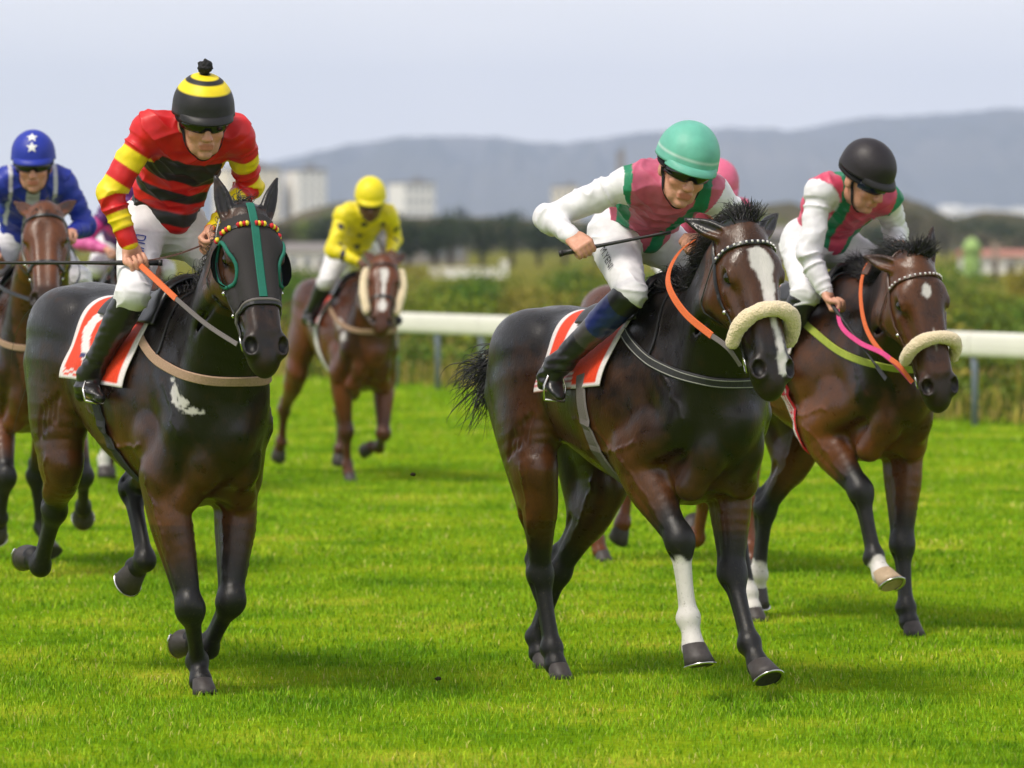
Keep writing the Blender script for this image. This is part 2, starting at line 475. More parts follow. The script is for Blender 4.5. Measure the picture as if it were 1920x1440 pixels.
def ball(name, c, r, mat, parent, n=12, ax=None):
    V = []; F_ = []; r = np.array([r]*3 if np.isscalar(r) else r); ax = np.eye(3) if ax is None else np.array(ax)
    for i in range(n//2+1):
        th = math.pi*i/(n//2)
        for j in range(n):
            ph = 2*math.pi*j/n; d = np.array([math.sin(th)*math.cos(ph), math.sin(th)*math.sin(ph), math.cos(th)])*r
            V.append(np.array(c)+d@ax)
    for i in range(n//2):
        for j in range(n): F_.append((i*n+j, (i+1)*n+j, (i+1)*n+(j+1) % n, i*n+(j+1) % n))
    return mesh_obj(name, V, F_, mat, parent)

def strands(name, roots, dirs, lengths, mat, parent, width=.006, seg=6, sag=.3, wave=.03, seed=1, side=None):
    """locks of hair: thin three-sided tapering tubes, joined into one part"""
    r = np.random.default_rng(seed); V = []; F_ = []; n0 = 0
    for i in range(len(roots)):
        p = np.array(roots[i], float); d = nrm(dirs[i]); L = lengths[i]
        a = nrm(np.cross(d, [0.31, 0.2, 1])); b = np.cross(d, a); ph = r.uniform(0, 6.28, 2); fr = r.uniform(2, 5)
        for q in range(seg+1):
            t = q/seg
            c = p + d*L*t + np.array([0, 0, -1])*sag*L*t*t + (a*math.sin(fr*t+ph[0])-a*math.sin(ph[0]))*wave + (b*math.sin(fr*t*.8+ph[1])-b*math.sin(ph[1]))*wave
            w = width*(1-.85*t**1.5)
            for k in range(3):
                an = 2.094*k+ph[0]; V.append(c + (a*math.cos(an)+b*math.sin(an))*w)
        for q in range(seg):
            for k in range(3):
                o = n0+q*3; F_.append((o+k, o+(k+1) % 3, o+3+(k+1) % 3, o+3+k))
        n0 += (seg+1)*3
    return mesh_obj(name, np.array(V), np.array(F_), mat, parent, smooth=True, kind='stuff')

# ------------------------------------------------------------------ horse
def make_horse(S):
    """S: pose and look; local frame x forward, y left, z up, metres; origin on the turf under the girth"""
    k = S['k']; pit = S.get('pitch', 0.0); dz = S.get('dz', 0.0); h = S.get('res', .009)
    cpi, spi = math.cos(pit), math.sin(pit)
    def T(x, y, z):
        X, Z = x*k, (z-1.2)*k
        return np.array([X*cpi-Z*spi, y*k, X*spi+Z*cpi+1.2*k+dz])
    root = empty(S['name'], (S['X'], S['Y'], 0), math.radians(S['head']-90))
    tag(root, S['label'], 'horse', 'racehorses galloping along the turf')
    poll = np.array(S['poll'], float); muz = np.array(S['muzzle'], float)
    eu = nrm(muz-poll); fa = math.radians(S['face']); hd = np.array([math.cos(fa), math.sin(fa), 0.0])
    es = np.cross([0, 0, 1.0], hd); es = nrm(es-eu*(es@eu))
    ro = math.radians(S.get('roll', 0)); en = np.cross(eu, es); es = es*math.cos(ro)+en*math.sin(ro); en = np.cross(eu, es)
    kh = np.linalg.norm(muz-poll)/.63
    def Hd(u, s_, n): return poll + kh*(eu*u + es*s_ + en*n)
    HA = np.array([eu, es, en])
    legs = S['legs']; allp = [np.array(p) for L in legs.values() for p in L]
    lo = np.minimum.reduce(allp+[T(-1.05, -.36, .8), muz-.14, poll-.2])-.1; hi = np.maximum.reduce(allp+[T(.8, .36, 1.66), muz+.14, poll+.26])+.09
    lo[2] = -.03
    F = Field(lo, hi, h)
    # trunk
    R = [(-.97, 1.28, .10, .08), (-.89, 1.30, .19, .165), (-.74, 1.325, .262, .235), (-.56, 1.32, .275, .252), (-.38, 1.285, .272, .236),
         (-.20, 1.24, .295, .262), (0, 1.20, .335, .285), (.17, 1.185, .368, .275), (.31, 1.195, .39, .238), (.44, 1.18, .37, .205), (.56, 1.13, .29, .175), (.65, 1.10, .21, .14), (.72, 1.09, .12, .085)]
    F.chain([T(x, 0, z) for x, z, a, b in R], [(b*k, a*k) for x, z, a, b in R], up=(-spi, 0, cpi), k=.02, sub=7)
    F.chain([T(.10, 0, 1.50), T(.27, 0, 1.545), T(.40, 0, 1.53)], [.05*k, .062*k, .06*k], k=.14*k)
    for sg in (-1, 1):
        F.ell(T(-.60, sg*.135, 1.42), np.array([.26, .135, .165])*k, k=.045)                     # gluteals
        F.seg(T(-.30, sg*.10, 1.46), T(-.05, sg*.09, 1.45), .07*k, .06*k, k=.1)                     # loin
        F.chain([T(.30, sg*.12, 1.46), T(.42, sg*.155, 1.30), T(.58, sg*.135, 1.09)], [(.045*k, .09*k), (.058*k, .11*k), (.072*k, .095*k)], up=(1, 0, .5), k=.016)   # scapula
        F.ell(T(.36, sg*.178, 1.06), np.array([.135, .068, .125])*k, k=.014)                         # triceps
        F.ell(T(.655, sg*.078, 1.00), np.array([.08, .068, .13])*k, k=.02); F.seg(T(.62, sg*.07, .95), T(.56, sg*.115, .84), .065*k, .06*k, k=.05)                     # breast
        F.seg(T(.50, sg*.06, .90), T(.30, sg*.05, .84), .085*k, .07*k, k=.05)
    # forelegs
    feet = {}
    for nm in ('RF', 'LF'):
        sg = -1 if nm[0] == 'R' else 1
        E_, K_, Fe, Ho = [np.array(p, float) for p in legs[nm]]
        sh = T(.55, sg*.125, 1.09); fw = np.array([1.0, 0, .0])
        fo = nrm(K_-E_); upf = nrm(np.cross(fo, [0, 1, 0])) ; upf = -upf if upf[0] < 0 else upf
        F.chain([sh, E_+np.array([.02, 0, .06])], [(.085*k, .12*k), (.08*k, .125*k)], up=fw, k=.035)
        m1 = lerp(E_, K_, .3); m2 = lerp(E_, K_, .68)
        F.chain([E_+np.array([-.01, 0, .04]), m1, m2, lerp(E_, K_, .9), K_], [(.078*k, .125*k), (.076*k, .108*k), (.058*k, .074*k), (.050*k, .055*k), (.049*k, .054*k)], up=upf, k=.035)
        F.ell(lerp(E_, K_, .27)+upf*.035*k+np.array([0, sg*.012, 0]), np.array([.055, .048, .13])*k, [upf, [0, 1, 0], fo], k=.014)
        ca = nrm(Fe-K_); upc = nrm(np.cross(ca, [0, 1, 0])); upc = -upc if upc@(upf+np.array([.2, 0, .0])) < 0 else upc
        F.ell(K_+upc*.008, np.array([.046, .051, .075])*k, [upc, np.cross(ca, upc), ca], k=.035)
        F.ell(K_-upc*.038*k, np.array([.026, .03, .045])*k, [upc, np.cross(ca, upc), ca], k=.015)
        F.chain([K_, lerp(K_, Fe, .22), lerp(K_, Fe, .6), lerp(K_, Fe, .88), Fe], [(.046*k, .050*k), (.037*k, .042*k), (.030*k, .036*k), (.033*k, .038*k), (.040*k, .044*k)], up=upc, k=.03)
        F.seg(lerp(K_, Fe, .12)-upc*.026*k, lerp(K_, Fe, .95)-upc*.03*k, .015*k, .018*k, k=.012)
        sc_ = np.cross(ca, upc)
        for q in (-1, 1): F.seg(lerp(K_, Fe, .16)-upc*.006*k+sc_*q*.040*k, lerp(K_, Fe, .84)-upc*.012*k+sc_*q*.038*k, .010*k, .010*k, k=.014, op='sub')
        for q in (-1, 1): F.seg(lerp(E_, K_, .35)-upf*.01*k+np.array([0, q*.088*k, 0]), lerp(E_, K_, .85)-upf*.006*k+np.array([0, q*.058*k, 0]), .012*k, .008*k, k=.02, op='sub')
        feet[nm] = (Fe, Ho, upc)
    for nm in ('RH', 'LH'):
        sg = -1 if nm[0] == 'R' else 1
        E_, K_, Fe, Ho = [np.array(p, float) for p in legs[nm]]
        hip = T(-.60, sg*.15, 1.28)
        ga = nrm(K_-E_); upg = nrm(np.cross(ga, [0, 1, 0])); upg = -upg if upg[0] < 0 else upg
        th = nrm(E_-hip); upt = nrm(np.cross(th, [0, 1, 0])); upt = -upt if upt[0] < 0 else upt
        mid = lerp(hip, E_, .55)
        F.chain([hip, mid-upt*.04*k, E_-upt*.045*k], [(.125*k, .24*k), (.11*k, .195*k), (.070*k, .118*k)], up=upt, k=.05)
        F.ell(E_+upt*.018*k, np.array([.05, .052, .09])*k, [upt, [0, 1, 0], th], k=.06)            # stifle
        bt = T(-.86, sg*.12, 1.26)
        F.chain([bt, lerp(bt, lerp(E_, K_, .35), .5)-upg*.02, lerp(E_, K_, .45)-upg*.05*k], [(.085*k, .10*k), (.075*k, .10*k), (.05*k, .065*k)], up=upg, k=.03)   # hamstring
        F.chain([E_-upg*.02*k, lerp(E_, K_, .3), lerp(E_, K_, .62), lerp(E_, K_, .86), K_], [(.074*k, .118*k), (.074*k, .108*k), (.056*k, .07*k), (.044*k, .054*k), (.044*k, .056*k)], up=upg, k=.04)
        F.ell(lerp(E_, K_, .32)+np.array([0, sg*.02, 0])+upg*.03*k, np.array([.05, .05, .13])*k, [upg, [0, 1, 0], ga], k=.014)
        ca = nrm(Fe-K_); upc = nrm(np.cross(ca, [0, 1, 0])); upc = -upc if upc@(upg+np.array([.2, 0, 0])) < 0 else upc
        pt = K_-upc*.052*k-ca*.065*k                                                              # point of hock
        F.seg(lerp(E_, K_, .55)-upg*.045*k, pt, .02*k, .02*k, k=.02)
        F.seg(pt, lerp(K_, Fe, .25)-upc*.03*k, .025*k, .022*k, k=.025)
        F.ell(K_, np.array([.058, .046, .07])*k, [upc, np.cross(ca, upc), ca], k=.025)
        F.chain([K_, lerp(K_, Fe, .2), lerp(K_, Fe, .55), lerp(K_, Fe, .88), Fe], [(.045*k, .055*k), (.036*k, .045*k), (.031*k, .037*k), (.034*k, .039*k), (.041*k, .046*k)], up=upc, k=.03)
        F.seg(lerp(K_, Fe, .12)-upc*.028*k, lerp(K_, Fe, .95)-upc*.032*k, .016*k, .019*k, k=.012)
        sc_ = np.cross(ca, upc)
        for q in (-1, 1): F.seg(lerp(K_, Fe, .14)-upc*.008*k+sc_*q*.042*k, lerp(K_, Fe, .84)-upc*.012*k+sc_*q*.040*k, .011*k, .010*k, k=.014, op='sub')
        for q in (-1, 1): F.seg(lerp(E_, K_, .45)-upg*.028*k+np.array([0, q*.070*k, 0]), lerp(E_, K_, .92)-upg*.03*k+np.array([0, q*.045*k, 0]), .016*k, .012*k, k=.02, op='sub')
        feet[nm] = (Fe, Ho, upc)
    hoofs = {}
    for nm, (Fe, Ho, upc) in feet.items():
        if Ho[2] < .03: Ho = Ho-np.array([0, 0, .014])
        d = nrm(Ho-Fe); tip = Ho-d*.075*k
        if S.get('toe', {}).get(nm) is not None:
            toe = nrm(np.array(S['toe'][nm], float))
        else: toe = np.array([1.0, 0, 0])
        ax = nrm(d*1.0 + np.array([0, 0, -.9]) if Ho[2] < .03 else d)
        toe = nrm(toe-ax*(toe@ax))
        F.ell(Fe-nrm(toe)*.028*k, .034*k, k=.02)                                                # ergot side of the fetlock
        F.chain([Fe, lerp(Fe, tip, .5), tip], [(.040*k, .043*k), (.036*k, .039*k), (.046*k, .049*k)], up=toe, k=.025)
        hoofs[nm] = (tip, Ho, ax, toe)
    # neck
    throat = Hd(.15, 0, -.12)
    b0 = T(.33, 0, 1.26); b1 = T(.52, 0, 1.29)
    p3 = Hd(.06, 0, -.10)
    b2 = lerp(b1, p3, .36)+np.array([0, 0, -.01]); b3 = lerp(b1, p3, .70)+np.array([0, 0, .012])
    nd = nrm(p3-b1); upn = nrm(np.cross([0, 1, 0], nd)*-1); upn = -upn if upn[2] < 0 else upn
    F.chain([b0, b1, b2, b3, p3], [(.185*k, .30*k), (.17*k, .275*k), (.125*k, .205*k), (.10*k, .155*k), (.088*k, .12*k)], up=upn, k=.06, sub=4)
    F.chain([T(.30, 0, 1.50), b1+upn*.25*k, b2+upn*.185*k, b3+upn*.14*k, Hd(.0, 0, -.13)], [.05*k, .055*k, .05*k, .045*k, .045*k], k=.06)     # crest
    for sg in (-1, 1):
        F.chain([Hd(.22, sg*.085, -.2), lerp(b3, b2, .4)+np.array([0, sg*.085, -.06])*k, T(.62, sg*.12, 1.14)], [(.04*k, .055*k), (.05*k, .07*k), (.055*k, .07*k)], k=.10)   # throat muscle
    # head
    HR = [(.01, -.095, .095, .075), (.07, -.10, .112, .098), (.14, -.118, .128, .114), (.21, -.128, .134, .112), (.28, -.122, .124, .099), (.36, -.10, .100, .082), (.44, -.085, .083, .072), (.51, -.079, .076, .070), (.57, -.078, .070, .069), (.605, -.08, .058, .058), (.63, -.087, .038, .042)]
    F.chain([Hd(u, 0, n) for u, n, a, b in HR], [(b*kh, a*kh) for u, n, a, b in HR], up=en, k=.045, sub=3)
    for sg in (-1, 1):
        F.ell(Hd(.160, sg*.086, -.040), np.array([.055, .030, .034])*kh, HA, k=.045)                 # brow
        F.ell(Hd(.215, sg*.076, -.165), np.array([.10, .036, .085])*kh, HA, k=.03)                # cheek
        F.seg(Hd(.235, sg*.098, -.085), Hd(.38, sg*.074, -.075), .017*kh, .012*kh, k=.022)        # facial crest
        F.seg(Hd(.12, sg*.045, -.020), Hd(.50, sg*.034, -.018), .026*kh, .022*kh, k=.045)            # nasal bones
        F.ell(Hd(.188, sg*.122, -.050), np.array([.030, .026, .026])*kh, HA, k=.012, op='sub')       # eye socket
        F.chain([Hd(.160, sg*.103, -.045), Hd(.178, sg*.110, -.028), Hd(.212, sg*.106, -.032)], [.010*kh, .011*kh, .009*kh], k=.010)        # upper lid
        F.ell(Hd(.556, sg*.058, -.040), np.array([.050, .034, .042])*kh, HA, k=.02)               # nostril wing
        F.ell(Hd(.566, sg*.066, -.014), np.array([.034, .024, .028])*kh, nrm_rows([eu*1+en*.25, es, en-eu*.25]), k=.008, op='sub')
        F.seg(Hd(.52, sg*.07, -.115), Hd(.615, sg*.036, -.112), .006*kh, .006*kh, k=.006, op='sub')   # mouth line
        F.chain([Hd(.26, sg*.05, -.225), Hd(.38, sg*.035, -.17), Hd(.5, sg*.02, -.145)], [(.02*kh, .03*kh), (.018*kh, .022*kh), (.015*kh, .018*kh)], k=.03)
        # ear: a leaf-shaped cup
        e0 = Hd(.015, sg*.068, -.07); ed = nrm(S['ear'][0 if sg < 0 else 1][0]*eu + S['ear'][0 if sg < 0 else 1][1]*sg*es + S['ear'][0 if sg < 0 else 1][2]*en)
        opn = nrm(np.array(S.get('earopen', en)) if S.get('earopen') is not None else en*.8+es*sg*.6); opn = nrm(opn-ed*(opn@ed)); sdv = np.cross(opn, ed)
        el = .19*kh
        F.chain([e0-ed*.02, e0+ed*el*.25, e0+ed*el*.55, e0+ed*el*.82, e0+ed*el], [(.030*kh, .028*kh), (.037*kh, .024*kh), (.033*kh, .019*kh), (.018*kh, .012*kh), (.006*kh, .006*kh)], up=opn, k=.015, sub=4)
        F.chain([e0+ed*el*.16+opn*.024*kh, e0+ed*el*.5+opn*.019*kh, e0+ed*el*.84+opn*.011*kh], [(.016*kh, .016*kh), (.02*kh, .014*kh), (.007*kh, .006*kh)], up=opn, k=.006, op='sub')
    F.seg(Hd(.622, -.034, -.112), Hd(.622, .034, -.112), .006*kh, .006*kh, k=.006, op='sub')
    F.ell(Hd(.585, 0, -.135), np.array([.038, .034, .026])*kh, HA, k=.025)                        # chin
    if h < .0095:
        rv = np.random.default_rng(S.get('seed', 1)+50)
        def vein(P, r_):
            P = catmull(np.array(P), 6); P = P + rv.normal(0, .006, P.shape); P = F.project(P, -.001, 6)
            for i in range(len(P)-1): F.seg(P[i], P[i+1], r_*(1-.4*i/len(P)), r_*(1-.4*(i+1)/len(P)), k=.009)
        for sg in (-1, 1):
            vein([T(.40, sg*.26, 1.02), T(.20, sg*.29, .98), T(.0, sg*.29, .97), T(-.2, sg*.26, 1.0), T(-.35, sg*.2, 1.05)], .0065)          # spur vein
            vein([T(.20, sg*.29, .98), T(.08, sg*.3, 1.08), T(-.06, sg*.3, 1.12)], .005)
            vein([T(.52, sg*.2, 1.28), T(.60, sg*.19, 1.18), T(.64, sg*.17, 1.08)], .006)
            vein([Hd(.25, sg*.12, -.12), Hd(.32, sg*.10, -.10), Hd(.40, sg*.085, -.075), Hd(.46, sg*.08, -.05)], .0055)                     # face vein
            vein([Hd(.32, sg*.10, -.10), Hd(.40, sg*.09, -.10), Hd(.48, sg*.085, -.09)], .0045)
            for nm in (('RF', 'RH') if sg < 0 else ('LF', 'LH')):
                E_, K_, Fe, Ho = [np.array(p, float) for p in legs[nm]]
                vein([E_+np.array([.02, sg*.10, .02]), lerp(E_, K_, .4)+np.array([.05, sg*.09, 0]), lerp(E_, K_, .8)+np.array([.03, sg*.07, 0])], .006)
                vein([E_+np.array([.02, -sg*.10, .02]), lerp(E_, K_, .4)+np.array([.05, -sg*.09, 0]), lerp(E_, K_, .8)+np.array([.03, -sg*.07, 0])], .006)
            for i in range(4):                                                                                                            # flank folds
                c = T(-.44-.035*i, sg*.26, 1.10-.02*i); p_ = F.project(catmull(np.array([c+np.array([.02, 0, .06]), c, c+np.array([-.01, 0, -.06])]), 4), .002, 6)
                for q in range(len(p_)-1): F.seg(p_[q], p_[q+1], .008, .008, k=.014, op='sub')
            F.chain([Hd(.27, sg*.10, -.24), lerp(b3, b2, .6)+np.array([.02, sg*.125, -.075])*k, T(.66, sg*.11, 1.22)], [.006*k, .009*k, .009*k], k=.035, op='sub')   # jugular groove
    V, Q = F.mesh(smooth=2)
    # coat zones: dark points, white markings, warm flanks (pigment); nostril shade painted in below
    nz1 = vnoise(V, 9, 3)*.5+vnoise(V, 27, 5)*.5
    black = np.zeros(len(V)); white = np.zeros(len(V)); warm = np.full(len(V), S.get('warm', .35))
    for nm, L in legs.items():
        E_, K_, Fe, Ho = [np.array(p, float) for p in L]
        d1, t1 = polydist(V, E_, K_); d2, t2 = polydist(V, K_, Fe); d3, t3 = polydist(V, Fe, Ho)
        wide = .10*k if nm[1] == 'F' else .11*k
        up_ = (d1 < .16*k)*sstep(S.get('blk0', .45), S.get('blk1', .9), t1 + .10*nz1)*(d1 < wide+.03)
        lowm = (np.minimum(d2, d3) < .10)*1.0
        black = np.maximum(black, np.maximum(up_, lowm)*S.get('points', 1.0))
        inner = (d1 < .15*k)*sstep(.0, .35, t1)*(1-sstep(.55, .85, t1)); warm = warm + inner*.35
        w = S.get('socks', {}).get(nm)
        if w:
            tl = np.where(d2 < d3, t2, 1+t3*.6)
            near = np.minimum(d2, d3) < .11
            a, front = w
            fz = (V-lerp(K_, Fe, .5))@np.array([.3, -.95 if nm[0] == 'R' else .95, 0])
            white = np.maximum(white, near*sstep(a-.03, a+.03, tl+.12*nz1+front*fz*3))
    # head-local marks
    q = (V-poll)/kh; hu = q@eu; hs = q@es; hn = q@en
    onh = (hu > -.02) & (hu < .70) & (np.abs(hs) < .16) & (hn > -.3)
    for bz_ in S.get('blaze', []):
        bz_ = np.array(bz_); cs = np.interp(hu, bz_[:, 0], bz_[:, 1]); ww = np.interp(hu, bz_[:, 0], bz_[:, 2], -.05, -.05)
        e = np.abs(hs-cs)-ww+(vnoise(V, 38, 21)*.006+vnoise(V, 80, 22)*.004)
        white = np.maximum(white, onh*(hn > -.085)*(1-sstep(-.006, .008, e)))
    black = np.maximum(black, onh*sstep(.46, .56, hu+nz1*.03)*S.get('muzzle_dark', .85))
    black = np.maximum(black, onh*(1-sstep(.018, .045, np.sqrt((hu-.19)**2+(np.abs(hs)-.112)**2+(hn+.06)**2)))*.8)
    black = np.maximum(black, onh*(1-sstep(.7, 1.05, np.sqrt(((hu-.566)/.036)**2+((np.abs(hs)-.066)/.028)**2+((hn+.018)/.032)**2))))  # nostril hollows coloured black to stand in for the shade inside them
    warm = warm + onh*S.get('head_warm', .25)*(1-sstep(.35, .5, hu))
    # belly, flank and elbow warm, topline dark
    bx = V[:, 0]/k; bz = (V[:, 2]-dz)/k; ay = np.abs(V[:, 1])/k
    trunk = (bx < .75) & (bz > .7)
    warm = warm - trunk*sstep(1.30, 1.58, bz)*S.get('topdark', .3) + trunk*(1-sstep(.95, 1.25, bz))*sstep(-.9, -.2, bx)*S.get('flank', .25)
    warm = warm - trunk*sstep(.42, .66, bx)*sstep(.80, .95, bz)*S.get('chestdark', .5) - ((bx >= .6) & ~onh)*sstep(.95, 1.2, bz)*S.get('chestdark', .5)*.5
    mud = (1-sstep(.25, .95, V[:, 2]))*.9+.1
    foam = S.get('foam')
    if foam is not None:
        for c, r in foam:
            dd = np.linalg.norm((V-np.array(c))/np.array(r), axis=1); white = np.maximum(white, (1-sstep(.6, .95, dd+(vnoise(V, 55, 31)*.45+vnoise(V, 110, 32)*.3)))*.8)
    body = mesh_obj('body', V, Q, S['coat'], root, attrs={'black': np.clip(black, 0, 1), 'white': np.clip(white, 0, 1), 'warm': np.clip(warm, -1, 1), 'mud': mud})
    # eyes
    for sg in (-1, 1):
        ball('eye', Hd(.188, sg*.099, -.050), .0255*kh, M['eye'], root, 14)
    # hooves
    for nm, (tip, Ho, ax, toe) in hoofs.items():
        sd = np.cross(ax, toe); Vv = []; F_ = []; n = 20; kf = k*(.84 if Ho[2] < .03 else 1.0)
        top = Ho-ax*.085*kf; rr = [(-.004, .040, .040, 0), (.0, .046, .049, .002), (.05, .054, .061, .014), (.083, .060, .069, .024), (.085, .052, .060, .024)]
        for (a, rs, rt, sh) in rr:
            for i in range(n):
                w = 2*math.pi*i/n; cw = math.cos(w); rf = rt if cw > 0 else rt*.72
                Vv.append(top + ax*a*kf + toe*(sh+rf*cw)*kf + sd*rs*math.sin(w)*kf)
        Vv.append(top+ax*.072*kf+toe*.02*kf)
        for j in range(len(rr)-1):
            for i in range(n): F_.append((j*n+i, j*n+(i+1) % n, (j+1)*n+(i+1) % n, (j+1)*n+i))
        j = len(rr)-1
        for i in range(n): F_.append((j*n+i, j*n+(i+1) % n, len(Vv)-1))
        F_.append(tuple(range(n-1, -1, -1)))
        hf = mesh_obj('hoof', Vv, F_, M['hoof_pale'] if nm in S.get('palehoof', ()) else M['hoof'], root)
        if Ho[2] > .05 and S.get('res', .009) < .012:
            P = []; Nn = []
            for i in range(17):
                w = -2.2+4.4*i/16; cw = math.cos(w); rf = .066 if cw > 0 else .05
                P.append(top+ax*.0865*kf+toe*(.024+rf*cw)*kf+sd*.057*math.sin(w)*kf); Nn.append(ax)
            v_, f_ = ribbon(P, Nn, .016, .006); mesh_obj('horseshoe', v_, f_, M['metal'], hf)
    ctx = dict(root=root, F=F, T=T, Hd=Hd, k=k, kh=kh, HA=HA, eu=eu, es=es, en=en, b=(b0, b1, b2, b3, p3), upn=upn, S=S)
    # mane: locks rooted along the crest, blown back
    r = np.random.default_rng(S.get('seed', 1)); nm_ = int(S.get('mane_n', 420)*2.2)
    line = catmull(np.array([T(.36, 0, 1.62), b1+upn*.31*k, b2+upn*.245*k, b3+upn*.195*k, Hd(.0, 0, -.1)]), 12)
    line = F.project(line, .0, 5)
    roots = []; dirs = []; Ls = []
    md = np.array(S.get('mane_dir', (-.55, .75, .1)), float)
    for i in range(nm_):
        t = r.uniform(0, 1)*(len(line)-1); j = min(int(t), len(line)-2); p = lerp(line[j], line[j+1], t-j)
        roots.append(p+r.normal(0, .007, 3)); up0 = nrm(p-lerp(b0, p3, min(1, t/len(line)*1.05)))
        cl = np.array([math.sin(t*1.7), math.sin(t*2.3+1), math.sin(t*1.3+2)])*.14; dirs.append(nrm(md+up0*S.get('mane_up', .55)+cl+r.normal(0, .09, 3))); Ls.append(r.uniform(.10, .20)*S.get('mane_len', 1.0)*(.8+.3*math.sin(t*2.1)))
    if nm_: strands('mane', roots, dirs, Ls, S.get('hair', M['hair_black']), root, .0024, 8, S.get('mane_sag', .25), .022, 3)
    fl = S.get('forelock', 70)
    if fl:
        roots = [Hd(-.005, r.normal(0, .018), -.055+r.normal(0, .012)) for _ in range(fl)]
        fd = S.get('forelock_dir', (.7, .1, .55)); dirs = [eu*fd[0]+es*(fd[1]+r.normal(0, .22))+en*(fd[2]+r.normal(0, .12)) for _ in range(fl)]
        strands('forelock', roots, dirs, [r.uniform(.08, .16) for _ in range(fl)], S.get('hair', M['hair_black']), root, .0042, 6, .15, .012, 5)
    # tail
    tb = T(-.945, 0, 1.44); tn = S.get('tail_n', 300)
    td = nrm(S.get('tail_dir', (-.9, -.1, -.1)))
    mbd = catmull(np.array([T(-.88, 0, 1.47), tb, tb+td*.16*k+np.array([0, 0, -.01])]), 5)
    dock = MB(); dock.tube(mbd, list(np.linspace(.045*k, .02*k, len(mbd))), 10)
    tl = dock.build('tail', S.get('hair', M['hair_black']), root, smooth=True)
    roots = []; dirs = []; Ls = []
    for i in range(tn):
        t = r.uniform(.35, 1); p = mbd[int(t*(len(mbd)-1))]
        roots.append(p+r.normal(0, .012, 3)); dirs.append(td+r.normal(0, .15, 3)+np.array([0, 0, .12])); Ls.append(r.uniform(.45, .78)*S.get('tail_len', 1))
    strands('tail_hair', roots, dirs, Ls, S.get('hair', M['hair_black']), tl, .0034, 11, S.get('tail_sag', .55), S.get('tail_wave', .05), 9)
    return ctx
def nrm_rows(A): return np.array([nrm(a) for a in A])
# ------------------------------------------------------------------ riders
M['skin'] = coloured('skin', .48, .4, 70, .2, .003)
M['silk'] = coloured('racing_silks', .46, .45, 26, .22, .006)
M['breeches'] = coloured('white_breeches', .7, .3, 22, .3, .006)
M['boot'] = coloured('riding_boot_leather', .34, .55, 22, .35, .006)
M['helmet'] = coloured('helmet_cover', .5, .4, 16, .35, .008)
M['lens'] = plain('goggle_lens', (.006, .006, .008), .08, .6, bstr=0)
M['lens_blue'] = plain('blue_goggle_lens', (.008, .012, .05), .08, .6, bstr=0)
M['strap_cloth'] = plain('black_strap', (.01, .01, .011), .7, .3)
M['print_blue'] = plain('blue_print', (.03, .07, .36), .6, .3, bstr=0)
M['print_black'] = plain('black_print', (.012, .012, .014), .6, .3, bstr=0)
M['print_white'] = plain('white_print', (.75, .75, .75), .6, .3, bstr=0)
M['whip'] = plain('whip_leather', (.012, .011, .012), .45, .5, nscale=120, bstr=.4)
for _n, _c in (('white', (.74, .73, .76)), ('yellow', (.86, .66, .01)), ('black', (.012, .011, .012)), ('pink', (.6, .085, .175)), ('blue', (.012, .03, .34)), ('purple', (.09, .008, .14))): M['cuff_'+_n] = plain('cuff_'+_n, _c, .6, .3, nscale=80)
RED = (.62, .008, .010); YEL = (.86, .66, .010); BLK = (.012, .011, .012); WHT = (.74, .73, .76); PNK = (.56, .115, .20); GRN = (.012, .21, .10)
NVY = (.012, .022, .13); BLU = (.012, .03, .34); TEAL = (.13, .44, .335); GRY = (.075, .068, .066); PUR = (.09, .008, .14); MAG = (.6, .03, .25)

def text_verts(txt, size):
    cu = bpy.data.curves.new('lettering', 'FONT'); cu.body = txt; cu.size = size; cu.resolution_u = 3
    o = bpy.data.objects.new('lettering', cu); COL.objects.link(o)
    dg = bpy.context.evaluated_depsgraph_get(); me = bpy.data.meshes.new_from_object(o.evaluated_get(dg))
    bm = bmesh.new(); bm.from_mesh(me); bmesh.ops.triangulate(bm, faces=bm.faces[:])
    bmesh.ops.subdivide_edges(bm, edges=[e for e in bm.edges if e.calc_length() > size*.25], cuts=2, use_grid_fill=False); bmesh.ops.triangulate(bm, faces=bm.faces[:])
    V = np.array([v.co[:] for v in bm.verts]); F_ = [tuple(v.index for v in f.verts) for f in bm.faces]
    bm.free(); bpy.data.objects.remove(o); bpy.data.curves.remove(cu); bpy.data.meshes.remove(me)
    return V, F_
def decal(name, V2, F_, field, c, xdir, ydir, mat, parent, off=.004):
    """flat print wrapped on a surface"""
    V2 = V2 - np.array([(V2[:, 0].min()+V2[:, 0].max())/2, (V2[:, 1].min()+V2[:, 1].max())/2, 0])
    P = np.array(c) + V2[:, :1]*nrm(xdir) + V2[:, 1:2]*nrm(ydir); P = field.project(P, off, 6)
    return mesh_obj(name, P, F_, mat, parent, smooth=False)
def star_verts(r):
    V = [(0, 0, 0)]
    for i in range(10):
        a = math.pi/2+i*math.pi/5; q = r if i % 2 == 0 else r*.42; V.append((q*math.cos(a), q*math.sin(a), 0))
    return np.array(V), [(0, 1+i, 1+(i+1) % 10) for i in range(10)]

